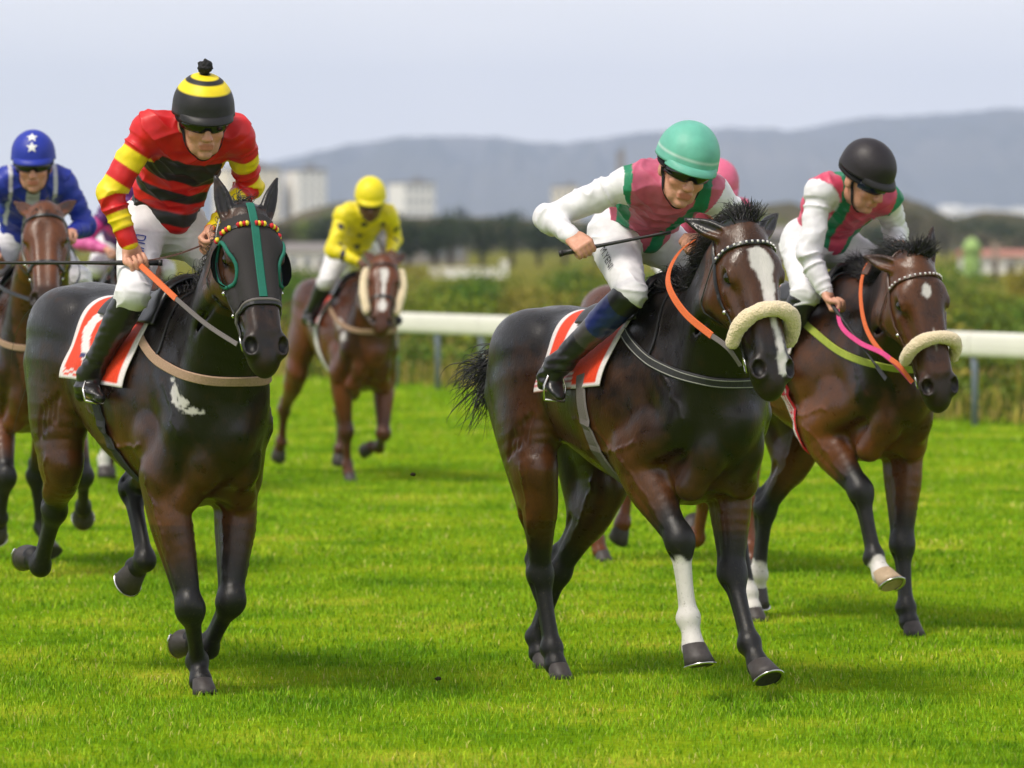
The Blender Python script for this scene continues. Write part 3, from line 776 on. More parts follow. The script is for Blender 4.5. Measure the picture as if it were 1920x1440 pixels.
def fist(F, wrist, fore, grip, palm_n, sc=1.0):
    """closed hand: palm, four fingers curled round the grip axis, thumb leaving the side of the palm"""
    f = nrm(fore); g = nrm(np.array(grip)-f*(np.array(grip)@f)); n = nrm(np.cross(f, g)); n = n if n@np.array(palm_n) > 0 else -n
    c = wrist + f*.052*sc
    F.chain([wrist-f*.03*sc, wrist+f*.01*sc], [(.024*sc, .030*sc), (.025*sc, .031*sc)], up=g, k=.012)
    for i in range(4):
        o = g*(-.030+.020*i)*sc; F.seg(wrist+f*.012*sc+o*.75, wrist+f*.078*sc+o, (.013*sc, .014*sc), (.0105*sc, .012*sc), up=g, k=.012)
    L = [1.0, 1.12, 1.05, .85]
    for i in range(4):
        o = g*(-.030+.020*i)*sc; kn = wrist+f*.08*sc+o; l = L[3-i]
        p1 = kn + (f*.012 + n*.030*l)*sc; p2 = kn + (f*-.012+n*.046*l)*sc; p3 = kn + (f*-.036 + n*.034*l)*sc
        F.chain([kn, p1, p2, p3], [.0108*sc, .0098*sc, .0092*sc, .008*sc], k=.004, sub=3)
    t0 = wrist+f*.022*sc+g*.026*sc; F.chain([t0, t0+(f*.028+g*.016+n*.02)*sc, t0+(f*.048+g*.004+n*.042)*sc], [.0135*sc, .0115*sc, .009*sc], k=.008, sub=3)
    return wrist + f*.068*sc + n*.022*sc, g      # centre of the grip

def make_rider(S, hc):
    T, root_h = hc['T'], hc['root']; h = S.get('res', .006)
    K_ = {n: np.array(v, float) for n, v in S['pts'].items()}
    root = empty('person', root_h.location, root_h.rotation_euler[2]); tag(root, S['label'], 'person', 'jockeys riding in the race')
    pel, hipR, hipL = K_['pel'], K_['hipR'], K_['hipL']; shR, shL = K_['shR'], K_['shL']; msh = (shR+shL)/2
    lat = nrm(shL-shR); spine = nrm(msh-pel); front = nrm(np.cross(lat, spine)); back = -front
    hc_ = K_['head']; fdir = nrm(K_['face']); upd = nrm(K_['hup']); upd = nrm(upd-fdir*(upd@fdir)); sdh = np.cross(upd, fdir)   # rider's left
    hs = S.get('hscale', 1.16)
    pts = np.array(list(v for n, v in K_.items() if n not in ('face', 'hup', 'gripR', 'gripL')))
    lo = pts.min(0)-.26; hi = pts.max(0)+.26
    mid = lerp(pel, msh, .5)+back*.045
    low = lerp(pel, msh, .22)+back*.025; upc = lerp(pel, msh, .8)+back*.035
    neckb = msh+back*.02+spine*.035; skull = hc_
    def torso(F, a=0.0, k=.03, base=-.02):
        F.chain([pel+spine*base, low, mid, upc, msh+back*.012], [(.145+a, .108+a), (.136+a, .10+a), (.152+a, .112+a), (.165+a, .112+a), (.125+a, .085+a)], up=front, k=k)
        for sh in (shR, shL): F.ell(lerp(sh, msh, .12), .068+a, k=.05)
        F.seg(lerp(shR, msh, .35)+back*.03, lerp(shL, msh, .35)+back*.03, (.06+a)*.9, (.06+a)*.9, k=.06)
    def arm(F, sd, a=0.0, end=1.0, k=.03, loose=0):
        sh, el, wr = K_['sh'+sd], K_['el'+sd], K_['wr'+sd]
        F.chain([sh, lerp(sh, el, .5), el], [.058+a, .050+a+loose, .043+a+loose], k=k)
        F.chain([el, lerp(el, wr, .4), lerp(el, wr, end)], [.043+a+loose, .042+a+loose*.8, lerp(.042, .028, (end-.4)/.6)+a], k=.02)
    def thigh(F, sd, a=0.0, k=.03, kend=0):
        hp, kn = K_['hip'+sd], K_['knee'+sd]
        F.chain([hp, lerp(hp, kn, .45), kn], [(.098+a), (.084+a), (.062+a)], k=k)
    def shank(F, sd, a=0.0, t0=0.0, t1=1.0, k=.02):
        kn, an = K_['knee'+sd], K_['ank'+sd]; bk = nrm(np.cross(np.cross(an-kn, [1, 0, 0]), an-kn)); 
        P = [lerp(kn, an, t0)]; ts = [t0]
        for t in (.3, .65, 1.0):
            if t0 < t <= t1: P.append(lerp(kn, an, t)); ts.append(t)
        rr = lambda t: (np.interp(t, [0, .3, .65, 1], [.060, .058, .046, .040])+a)
        F.chain(P, [rr(t) for t in ts], k=k)
    # --- body: one continuous skin from head to feet, slimmer than the clothes
    F = Field(lo, hi, h*.85)
    torso(F, -.014); arm(F, 'R', -.008); arm(F, 'L', -.008)
    for sd in 'RL':
        thigh(F, sd, -.012); shank(F, sd, -.012)
        an, he, to = K_['ank'+sd], K_['heel'+sd], K_['toe'+sd]
        F.chain([an, lerp(he, an, .35), lerp(he, to, .4), lerp(he, to, .72)], [.026, .022, .018, .013], k=.02)
    F.seg(neckb, skull-upd*.08*hs-fdir*.02*hs, .062, .058, k=.04)
    HX = np.array([sdh, fdir, upd])
    def hp(s_, f_, u_): return skull + hs*(sdh*s_ + fdir*f_ + upd*u_)
    F.ell(hp(0, -.012, .03), np.array([.076, .095, .092])*hs, HX, k=.03)
    F.chain([hp(0, .022, -.02), hp(0, .032, -.065), hp(0, .040, -.105)], [(.062*hs, .066*hs), (.054*hs, .056*hs), (.030*hs, .034*hs)], up=fdir, k=.03)   # face to chin
    for sg in (-1, 1):
        F.ell(hp(sg*.040, .062, -.035), np.array([.022, .018, .018])*hs, HX, k=.022)                                        # cheekbone
        F.ell(hp(sg*.031, .092, .0), np.array([.017, .014, .012])*hs, HX, k=.014, op='sub')
        F.ell(hp(sg*.031, .077, .001), np.array([.012, .011, .010])*hs, HX, k=.006)                                         # closed eye
        F.ell(hp(sg*.077, -.015, -.02), np.array([.011, .02, .03])*hs, HX, k=.008)                                          # ear
        F.chain([hp(sg*.056, .0, -.055), hp(sg*.036, .045, -.095)], [.014*hs, .013*hs], k=.02)                                # jaw
        F.ell(hp(sg*.011, .098, -.043), np.array([.010, .011, .009])*hs, HX, k=.008)                                        # nostril wings
    F.seg(hp(-.045, .074, .022), hp(.045, .074, .022), .013*hs, .013*hs, k=.02)
    F.chain([hp(0, .082, .012), hp(0, .098, -.018), hp(0, .109, -.04)], [.009*hs, .011*hs, .012*hs], k=.014)                   # nose
    F.seg(hp(-.020, .085, -.068), hp(.020, .085, -.068), .0075*hs, .0075*hs, k=.008); F.seg(hp(-.017, .084, -.081), hp(.017, .084, -.081), .0085*hs, .0085*hs, k=.008)
    F.seg(hp(-.024, .098, -.0745), hp(.024, .098, -.0745), .004*hs, .004*hs, k=.003, op='sub')
    F.ell(hp(0, .072, -.108), np.array([.022, .018, .016])*hs, HX, k=.016)
    grips = {}
    for sd in 'RL':
        wr, el = K_['wr'+sd], K_['el'+sd]; fore = nrm(wr-el) if 'fore'+sd not in S else nrm(S['fore'+sd])
        grips[sd] = fist(F, wr, fore, K_.get('grip'+sd, np.array([1., 0, 0])), S.get('palm'+sd, (0, 0, -1)), S.get('hand', 1.08))
    V, Q = F.mesh(smooth=2)
    base = np.array(S.get('skin', (.60, .30, .20))); c_ = np.tile(base, (len(V), 1)); qh = (V-skull)/hs; hS, hF, hU = qh@sdh, qh@fdir, qh@upd
    onf = (np.abs(hS) < .09) & (hU > -.14) & (hU < .05) & (hF > .0)
    lips = onf*(1-sstep(.8, 1.2, np.sqrt((hS/.027)**2+((hU+.0745)/.013)**2)))*(hF > .06); ck = onf*(1-sstep(.3, 1.0, np.sqrt(((np.abs(hS)-.042)/.03)**2+((hU+.04)/.03)**2)))+onf*(1-sstep(.3, 1, np.sqrt((hS/.02)**2+((hU+.04)/.02)**2)))
    jaw = onf*sstep(.06, .10, -hU)*.35
    for w_, cc in ((ck*.35, base*np.array([1.1, .72, .68])), (jaw*(1-lips), base*np.array([.72, .70, .72])), (lips*.7, base*np.array([.78, .45, .45]))): c_ = c_*(1-w_[:, None])+cc*w_[:, None]
    mesh_obj('body', V, Q, M['skin'], root, attrs={'col': c_})
    BF = F
    # --- jacket
    F = Field(lo, hi, h); torso(F, .012, base=.065); arm(F, 'R', .005, .97, loose=.006); arm(F, 'L', .005, .97, loose=.006)
    F.chain([neckb-spine*.03, neckb+spine*.012], [.082, .07], k=.04)                                                        # collar
    V, Q = F.mesh(smooth=2); G = F.grad(V)
    side = np.zeros(len(V)); prj = np.zeros(len(V))
    tt = np.full(len(V), -1.0); best = np.full(len(V), 9.0)
    for sd in 'RL':
        sh, el, wr = K_['sh'+sd], K_['el'+sd], K_['wr'+sd]; L1 = np.linalg.norm(el-sh); L2 = np.linalg.norm(wr-el)
        a, ta = polydist(V, lerp(sh, el, .12), el); b, tb = polydist(V, el, wr)
        d = np.minimum(a, b); t = np.where(a < b, L1*(.12+.88*ta), L1+L2*tb); m = d < best
        best = np.where(m, d, best); tt = np.where(m, t, tt); side = np.where(m, -1 if sd == 'R' else 1, side); prj = np.where(m, np.where(a < b, (V-sh)@nrm(el-sh+ .35*L1*(sh-msh)/np.linalg.norm(sh-msh)), 1.0), prj)
    rel = V-pel; sv = rel@spine; sx = rel@lat; sf = rel@front; Lsp = np.linalg.norm(msh-pel)
    dts, _ = polydist(V, pel, msh+back*.0)
    isarm = (best < .10) & ((prj > .012) | (np.abs(sx) > .168)) & ((dts > .12) | (tt > .2))
    def ridge(P, sc, sd): return (1-np.abs(vnoise(P, sc, sd)))**3
    # creases run across the arm near the elbow and slantwise over the trunk
    arc = np.arctan2((V-pel)@front, sx)
    wa = ridge(np.stack([tt*1.0, sx*.22+sf*.3, sv*.22], 1), 24, 2); wt = ridge(np.stack([sx*.7+sv*.75, sv*.9-np.abs(sx)*.6, sf*.35], 1), 13, 5); wt2 = ridge(np.stack([sx*.4-sv*.8, sv*.4, sf*.8], 1), 17, 7)
    w2 = vnoise(V, 15, 4); w3 = vnoise(V, 38, 6)
    L1 = np.linalg.norm(K_['elR']-K_['shR']); nearj = .45+.55*np.exp(-((tt-L1)/.08)**2)+.35*np.exp(-((tt-.03)/.07)**2)
    V = V + G*((np.where(isarm, (wa-.35)*.016*nearj, (wt-.35)*.013+(wt2-.35)*.009) + w2*.0045 + w3*.0015)*S.get('fold', 1.0))[:, None]
    col = S['jacket'](isarm, tt, side, sv/Lsp, sx, sf, V)
    mesh_obj('jacket', V, Q, M['silk'], root, attrs={'col': col})
    JF = F
    for sd in 'RL':
        wr, el = K_['wr'+sd], K_['el'+sd]; d_ = nrm(wr-el); m = MB(); m.tube([lerp(el, wr, .945), lerp(el, wr, .985)], [.036, .033], 14); cf = m.build('cuff', M['cuff_'+S.get('cuff', 'white')], root, True)
    nk = nrm(skull-upd*.08*hs-neckb); m = MB(); m.tube([neckb+nk*.015, neckb+nk*.045, neckb+nk*.05], [.082, .075, .068], 18, False); m.build('collar', M['cuff_'+S.get('collar', 'white')], root, True)
    # --- breeches
    F = Field(lo, hi, h)
    F.chain([pel+spine*.05, pel-spine*.03], [(.152, .118), (.15, .12)], up=front, k=.02)
    for sd in 'RL':
        F.ell(lerp(K_['hip'+sd], pel, .2)+back*.03-spine*.02, .105, k=.05); thigh(F, sd, .004, .05); shank(F, sd, .002, 0, S.get('breech_end', .3), .03)
    V, Q = F.mesh(smooth=2); G = F.grad(V)
    dk_ = np.min([np.linalg.norm(V-K_['knee'+q], axis=1) for q in 'RL'], axis=0); dh_ = np.min([np.linalg.norm(V-K_['hip'+q], axis=1) for q in 'RL'], axis=0)
    rd = (1-np.abs(vnoise(V*np.array([.6, .6, 1.6]), 20, 8)))**3
    V = V + G*(vnoise(V, 11, 8)*.003+(rd-.3)*.010*(.25+np.exp(-(dk_/.10)**2)+.7*np.exp(-(dh_/.13)**2)))[:, None]
    col = np.tile(np.array(S.get('breech_col', (.74, .73, .76))), (len(V), 1))
    mesh_obj('breeches', V, Q, M['breeches'], root, attrs={'col': col})
    for (txt, sd, t, size, mat) in S.get('print', []):
        hp_, kn = K_['hip'+sd], K_['knee'+sd]; ax = nrm(kn-hp_); c = lerp(hp_, kn, t); out = nrm(np.array(S.get('print_out', (.75, -.65, .2)) if sd == 'R' else (.9, -.2, .2)))
        out = nrm(out-ax*(out@ax)); V2, F2 = text_verts(txt, size)
        decal('lettering', V2, F2, F, c+out*.09, ax, np.cross(out, ax), mat, root, .006)
    # --- boots
    for sd in 'RL':
        an, he, to, kn = K_['ank'+sd], K_['heel'+sd], K_['toe'+sd], K_['knee'+sd]
        F = Field(np.min([an, he, to, kn], 0)-.12, np.max([an, he, to, kn], 0)+.12, h)
        shank(F, sd, .008, S.get('boot_top', .1), 1.0, .01)
        F.chain([lerp(an, kn, .05), lerp(an, he, .6)], [.044, .04], k=.03)
        sole = nrm(np.cross(np.cross(to-he, an-he), to-he))
        F.chain([he+sole*.012, lerp(he, to, .35)+sole*.018, lerp(he, to, .72)+sole*.008, to], [(.033, .034), (.036, .034), (.041, .026), (.024, .016)], up=sole, k=.03)
        F.seg(he-sole*.018, he-sole*.004, (.026, .03), (.028, .03), up=to-he, k=.006)
        V, Q = F.mesh(smooth=2); G = F.grad(V); d_, ts = polydist(V, kn, an)
        cr_ = np.exp(-((ts-.93)/.16)**2)
        V = V + G*((vnoise(V*np.array([1, 1, 2.6]), 20, 12)*(.002+.006*cr_)+vnoise(V, 50, 13)*.001))[:, None]
        col = S['boots'](ts, d_, V)
        bt = mesh_obj('boot', V, Q, M['boot'], root, attrs={'col': col})
    # --- helmet
    hu_, hf, hsd = nrm(S.get('hel_up', upd*1.0)), fdir, sdh
    c = hp(0, -.010, .048); nth, nph = 26, 48; V = []; col = []
    hf2 = nrm(hf-hu_*(hf@hu_)); hs2 = np.cross(hu_, hf2)
    RX = np.array([.103, .122, .112])*hs*S.get('helm', 1.0)
    ths = list(np.linspace(.02, 1.72, nth))
    for i, th in enumerate(ths):
        for j in range(nph):
            ph = 2*math.pi*j/nph; cp_, sp_ = math.cos(ph), math.sin(ph)
            th_ = th - .10*(1-cp_)*.5*(th/1.72)**3*(-1.2)           # lower at the back
            g = 1+.006*abs(math.cos(ph*3))*(1 if S.get('gores') else 0) + .004*math.sin(ph*5+th*4)
            fl_ = 1 + .05*max(0, (th-1.45)/.27)**2
            p = c + hu_*RX[2]*math.cos(th_) + (hf2*RX[1]*cp_ + hs2*RX[0]*sp_)*math.sin(th_)*g*fl_
            V.append(p); col.append(S['helmet'](th, ph))
    nO = len(V)
    for j in range(nph):                                            # inner rim
        V.append(lerp(V[(nth-1)*nph+j], c-hu_*.02, .10)); col.append(col[(nth-1)*nph+j])
    for j in range(nph): V.append(lerp(V[(nth-4)*nph+j], c, .12)); col.append(BLK)
    F_ = []
    for i in range(nth-1+2):
        for j in range(nph):
            F_.append((i*nph+j, (i+1)*nph+j, (i+1)*nph+(j+1) % nph, i*nph+(j+1) % nph))
    F_.append(tuple(range(nph)))
    V = np.array(V); he_ = mesh_obj('helmet', V, F_, M['helmet'], root, attrs={'col': np.array(col)})
    # peak
    Pk = []; ck = []
    for i in range(5):
        for j in range(17):
            ph = -1.05+2.1*j/16; t = i/4; ext = .026*hs*math.cos(ph*1.35)*t
            bs = c + hu_*RX[2]*math.cos(1.62) + (hf2*RX[1]*math.cos(ph) + hs2*RX[0]*math.sin(ph))*math.sin(1.62)*1.0
            Pk.append(bs + nrm(hf2*math.cos(ph)+hs2*math.sin(ph))*ext - hu_*(.022*t*t+.0)*hs); ck.append(S.get('peak', S['helmet'](1.7, 0)))
    n1 = len(Pk); Pk += [p-hu_*.005 for p in Pk]; ck += ck; Fp = []
    for i in range(4):
        for j in range(16):
            a = i*17+j; Fp += [(a, a+1, a+18, a+17), (n1+a, n1+a+17, n1+a+18, n1+a+1)]
    for j in range(16): a = 4*17+j; Fp.append((a, a+1, n1+a+1, n1+a))
    mesh_obj('peak', np.array(Pk), Fp, M['helmet'], he_, attrs={'col': np.array(ck)})
    if S.get('pompom'):
        pc = c+hu_*(RX[2]+.026); f2 = Field(pc-.06, pc+.06, .004); f2.ell(pc, .031, k=0)
        v, q = f2.mesh(smooth=1); v = v + nrm_rows(v-pc)*((vnoise(v, 90, 1)*.006+vnoise(v, 200, 2)*.003))[:, None]; mesh_obj('pompom', v, q, M['strap_cloth'], he_)
    for (th, r_) in S.get('stars', []):
        V2, F2 = star_verts(r_); hfld = Field(c-.2, c+.2, .01); hfld.ell(c, RX, np.array([hs2, hf2, hu_]), k=0)
        cc = c + hu_*RX[2]*math.cos(th)+hf2*RX[1]*math.sin(th)
        decal('star', V2, F2, hfld, cc, hs2, nrm(np.cross(cc-c, hs2)*-1) if np.cross(cc-c, hs2)@hu_ < 0 else nrm(np.cross(cc-c, hs2)), M['print_white'], he_, .004)
    # goggles
    gm = MB(); P = []; Nn = []
    gf = nrm(hf*1.0-hu_*.0)
    def gog(a0, a1, w0, w1, u_, r0, nst=21):
        V2 = []; F2 = []
        for i in range(nst):
            a = lerp(a0, a1, i/(nst-1)); hh = lerp(w0, w1, abs(a)/max(abs(a0), abs(a1)))
            notch = .010*math.exp(-(a/.16)**2)
            d = nrm(fdir*math.cos(a)*1.0 + sdh*math.sin(a)*1.0)
            b = hp(0, -.012, u_) + hs*(fdir*math.cos(a)*(.105+r0)+sdh*math.sin(a)*(.080+r0))
            for (z, o) in ((hh, -.006), (hh*.8, .006), (0, .010), (-hh*.75+notch, .006), (-hh+notch, -.006)): V2.append(b+upd*z*hs+d*o)
        for i in range(nst-1):
            for j in range(4): a = i*5+j; F2.append((a, a+5, a+6, a+1))
        return V2, F2
    v, f = gog(-1.15, 1.15, .027, .020, .000, .008); g_ = mesh_obj('goggles', v, f, S.get('lens', M['lens']), root)
    v, f = gog(1.1, 5.18, .012, .012, .006, .010, 33); mesh_obj('goggle_strap', v, f, M['strap_cloth'], g_)
    for sg in (-1, 1):                                               # chin strap
        strap('chin_strap', BF, [hp(sg*.082, .005, -.01), hp(sg*.072, .02, -.06), hp(sg*.045, .03, -.105), hp(.0, .035, -.13)], .014, M['strap_cloth'], he_, .004, .003, 6)
    return dict(root=root, pts=K_, grips=grips, BF=BF, c=c, hp=hp)

def make_whip(label, a, d, L, parent_loc, rz, bend=.0, flap=True):
    root = empty('riding_whip', parent_loc, rz); tag(root, label, 'whip', 'riding whips')
    d = nrm(d); a = np.array(a, float); P0 = a-d*.09; P = [P0+d*t*L+np.array([0, 0, -1])*bend*t*t for t in np.linspace(0, 1, 12)]
    m = MB(); m.tube(P, list(np.interp(np.linspace(0, 1, 12), [0, .25, .3, 1], [.0115, .011, .008, .0055])), 8); m.build('shaft', M['whip'], root, True)
    m = MB(); m.tube([P0-d*.012, P0+d*.004], [.014, .013], 8); m.build('handle_cap', M['whip'], root, True)
    if flap:
        e = P[-1]; u = nrm(np.cross(d, [.3, .2, 1])); V, F_ = ribbon([e-d*.01, e+d*.05, e+d*.10], [u]*3, .022, .004); mesh_obj('flap', V, F_, M['whip'], root, smooth=False)
    return root
# ------------------------------------------------------------------ tack, worn by the horses
def fleece_roll(name, pts, r, parent, h=.007, seed=1, flat=1.0):
    P = np.array(pts, float); F = Field(P.min(0)-r*2.2, P.max(0)+r*2.2, h)
    n = len(P); F.chain(P, [r*(.86 if i in (0, n-1) else 1) for i in range(n)], k=0.0, sub=5)
    V, Q = F.mesh(smooth=1); G = F.grad(V)
    V = V + G*(vnoise(V, 22, seed)*.0040+vnoise(V, 120, seed+1)*.0022)[:, None]
    return mesh_obj(name, V, Q, M['fleece'], parent)

def bridle(hc, brow='plain', noseband=True, u_nose=.36, leather='leather_black'):
    F, Hd, root = hc['F'], hc['Hd'], hc['root']; mt = M[leather]
    br, _, _ = strap('bridle', F, [Hd(.10, -.11, -.12), Hd(.04, -.10, -.135), Hd(-.01, -.05, -.13), Hd(-.02, 0, -.125), Hd(-.01, .05, -.13), Hd(.04, .10, -.135), Hd(.10, .11, -.12)], .022, mt, root, .004, .005)
    for sg in (-1, 1):
        strap('cheek_strap', F, [Hd(.10, sg*.115, -.12), Hd(.20, sg*.125, -.125), Hd(.32, sg*.10, -.115), Hd(.44, sg*.08, -.11), Hd(.50, sg*.077, -.112)], .016, mt, br, .004, .005)
        strap('throat_lash', F, [Hd(.09, sg*.115, -.125), Hd(.14, sg*.115, -.19), Hd(.19, sg*.10, -.245), Hd(.20, sg*.05, -.28), Hd(.20, 0, -.29)], .010, mt, br, .004, .004)
        c = F.project(np.array([Hd(.515, sg*.085, -.118)]), .008)[0]; nn = F.grad(np.array([c]))[0]
        ring('bit_ring', c, nn, .030, .0042, M['metal'], br)
        ball('buckle', F.project(np.array([Hd(.30, sg*.108, -.115)]), .009)[0], .010, M['metal'], br, 8)
        ball('buckle', F.project(np.array([Hd(.40, sg*.09, -.11)]), .009)[0], .009, M['metal'], br, 8)
    if noseband:
        u = u_nose
        strap('noseband', F, [Hd(u+.03, -.06, -.18), Hd(u+.01, -.09, -.10), Hd(u, -.07, -.02), Hd(u-.005, 0, .01), Hd(u, .07, -.02), Hd(u+.01, .09, -.10), Hd(u+.03, .06, -.18)], .024, mt, br, .004, .006)
    P, Nn = surf_path(F, [Hd(.10, -.115, -.115), Hd(.085, -.105, -.055), Hd(.075, -.06, -.0), Hd(.072, 0, .01), Hd(.075, .06, -.0), Hd(.085, .105, -.055), Hd(.10, .115, -.115)], .004, 6)
    if brow == 'plain':
        V, F_ = ribbon(P, Nn, .018, .006); mesh_obj('browband', V, F_, mt, br, smooth=False)
    else:
        V, F_ = ribbon(P, Nn, .020, .006); bb = mesh_obj('browband', V, F_, mt, br, smooth=False)
        m = brow; L = len(P); step = 2
        for i in range(2, L-3, step):
            if m == 'beads':
                for q, mm in enumerate((M['strap_red'], M['bead_yellow'])):
                    if (i//step) % 3 == 2: continue
                    t0, t1 = i+q*1.0, i+q*1.0+.95
                    A = lerp(P[int(t0)], P[min(int(t0)+1, L-1)], .05)+Nn[i]*.008; B = lerp(P[int(t0)], P[min(int(t0)+1, L-1)], .9)+Nn[i]*.008
                    k_ = MB(); k_.tube([A, lerp(A, B, .5)+Nn[i]*.002, B], [.009, .012, .009], 8); k_.build('bead', mm, bb, True)
            else:
                A = lerp(P[i], P[i+1], .1)+Nn[i]*.007; B = lerp(P[i], P[i+1], .75)+Nn[i]*.007
                k_ = MB(); k_.tube([A, B], .0055, 6); k_.build('bead', M['strap_white'], bb, True)
    return br

def drape(F, k, T, xs, angs, off, lean=0.0):
    """grid of points dropped onto the barrel from outside along radial lines"""
    P = np.zeros((len(xs), len(angs), 3)); Dn = np.zeros_like(P)
    for i, x in enumerate(xs):
        for j, a in enumerate(angs):
            xx = x + lean*abs(a); c = T(xx, 0, 1.22)
            d = np.array([0, math.sin(a), math.cos(a)]); P[i, j] = c + d*.62*k; Dn[i, j] = -d
    p = P.reshape(-1, 3); d = Dn.reshape(-1, 3); L0 = np.zeros(len(p))
    for _ in range(40):
        dv = np.clip(F.sample(p)-off, -.04, .06); p = p + d*(dv*.8)[:, None]
    return p.reshape(P.shape)
def sheet(P, thick_dir, thick):
    a, b = P.shape[:2]; V = P.reshape(-1, 3); n = len(V); W = V + thick_dir.reshape(-1, 3)*thick
    idx = np.arange(n).reshape(a, b); F_ = []
    for i in range(a-1):
        for j in range(b-1):
            q = (idx[i, j], idx[i+1, j], idx[i+1, j+1], idx[i, j+1]); F_.append(q[::-1]); F_.append(tuple(x+n for x in q))
    for i in range(a-1):
        F_.append((idx[i, 0], idx[i+1, 0], idx[i+1, 0]+n, idx[i, 0]+n)); F_.append((idx[i+1, -1], idx[i, -1], idx[i, -1]+n, idx[i+1, -1]+n))
    for j in range(b-1):
        F_.append((idx[0, j+1], idx[0, j], idx[0, j]+n, idx[0, j+1]+n)); F_.append((idx[-1, j], idx[-1, j+1], idx[-1, j+1]+n, idx[-1, j]+n))
    return np.concatenate([V, W]), F_
def saddle_gear(hc, x0=-.30, x1=.22, drop=1.52, style='red', pts=None, girth=(.12, .24), girth_mat='rubber_grey', girth_stripe=False):
    F, T, root, k = hc['F'], hc['T'], hc['root'], hc['k']
    nx, na = 46, 90; xs = np.linspace(x0, x1, nx); an = np.linspace(-drop, drop, na)
    P = drape(F, k, T, xs, an, .008, -.03); G = F.grad(P.reshape(-1, 3)).reshape(P.shape)
    U, W = np.meshgrid(np.linspace(0, 1, nx), np.abs(an), indexing='ij')
    rip = np.sin(U*19+W*3)*.006*sstep(.9, drop, W) + .035*sstep(.8, 1.0, 1-U)*sstep(1.0, drop, W) + .02*sstep(.85, 1.0, U)*sstep(.9, drop, W)
    P = P + G*rip[..., None]
    V, F_ = sheet(P, G, .005)
    O = np.array((.74, .055, .015)); Wt = np.array((.74, .68, .68)); DK = np.array((.05, .05, .14))
    col = np.tile(O, (nx*na, 1)).reshape(nx, na, 3)
    fr = W/drop
    edge = (U < .06) | (U > .95) | (fr > .965)
    col[edge] = Wt
    if style == 'red':
        col[(fr > .30) & (fr < .86) & (np.abs(U-.30-.10*np.sin(fr*9)) < .07)] = Wt
        col[(fr > .90) & (U < .45) & ((((U*14).astype(int)+(fr*40).astype(int)) % 2) == 0)] = Wt
        col[(np.abs(fr-.76) < .025) & (np.abs(U-.30) < .05)] = DK
        col[(fr > .5) & (fr < .62) & (np.abs(U-.56) < .03)] = Wt
    elif style == 'front':
        col[(fr > .25) & (fr < .55) & (U < .55) & (U > .2)] = Wt
        col[(fr > .86) & (U < .60)] = Wt; st = (fr > .86) & (U < .60) & (((fr*75).astype(int) % 3) == 0); col[st] = (.5, .08, .09)
    c2 = np.concatenate([col.reshape(-1, 3)]*2)
    mesh_obj('saddle_cloth', V, F_, M['saddlecloth'], root, attrs={'col': c2})
    # racing saddle: low seat with short flaps
    xs2 = np.linspace(x0+.10, x1+.02, 26); an2 = np.linspace(-.60, .60, 40); P = drape(F, k, T, xs2, an2, .020, .06)
    G = F.grad(P.reshape(-1, 3)).reshape(P.shape); U2, W2 = np.meshgrid(np.linspace(0, 1, 26), np.abs(an2), indexing='ij')
    P = P + G*((.030*np.exp(-((U2-.92)/.12)**2)+.022*np.exp(-((U2-.05)/.12)**2))*np.exp(-(W2/.35)**2))[..., None]
    V, F_ = sheet(P, G, .010); sd = mesh_obj('saddle', V, F_, M['leather_black'], root)
    # girth round the barrel
    gx0, gx1 = girth
    for sg in (-1, 1):
        pts_ = [T(lerp(gx0, gx1, t), 0, 1.2) + np.array([0, sg*math.sin(a), math.cos(a)])*.5*k for t, a in zip((0, .3, .65, .9, 1), (1.25, 1.75, 2.3, 2.8, 3.16))]
        P_ = catmull(np.array(pts_), 8); ctr = np.array([T(lerp(gx0, gx1, t), 0, 1.2) for t in np.linspace(0, 1, len(P_))])
        d = ctr-P_; d /= np.linalg.norm(d, axis=1, keepdims=True)
        for _ in range(40): P_ = P_ + d*(np.clip(F.sample(P_)-.006, -.04, .05)*.8)[:, None]
        Nn = F.grad(P_); v, f = ribbon(P_, Nn, .072, .006); gi = mesh_obj('girth', v, f, M[girth_mat], root, smooth=False)
        if girth_stripe:
            for o in (-.016, .006, .024):
                t_ = np.gradient(P_, axis=0); t_ /= np.linalg.norm(t_, axis=1, keepdims=True); s_ = np.cross(Nn, t_)
                v, f = ribbon(P_+s_*o*sg+Nn*.0065, Nn, .008, .002); mesh_obj('stripe', v, f, M['strap_white'], gi, smooth=False)
    if pts:
        for sd_, sg in (('R', -1), ('L', 1)):
            to, he, an_ = [np.array(pts[n+sd_], float) for n in ('toe', 'heel', 'ank')]
            ball_ = lerp(he, to, .66); up = nrm(an_-ball_); ax = np.cross(nrm(to-he), up); m = MB()
            ar = [ball_-up*.038+ax*.055, ball_-up*.038-ax*.055, ball_+up*.02-ax*.06, ball_+up*.085-ax*.03, ball_+up*.10, ball_+up*.085+ax*.03, ball_+up*.02+ax*.06, ball_-up*.038+ax*.055]
            m.tube(ar, .0055, 6); st = m.build('stirrup', M['metal'], sd, True)
            top = np.array([.16, sg*.22*k, 1.50]); path = [ball_+up*.10, lerp(ball_+up*.10, top, .5)+np.array([0, sg*.02, 0]), top]
            free_strap('stirrup_leather', path, (0, sg, .2), .016, .004, M['leather_black'], sd)

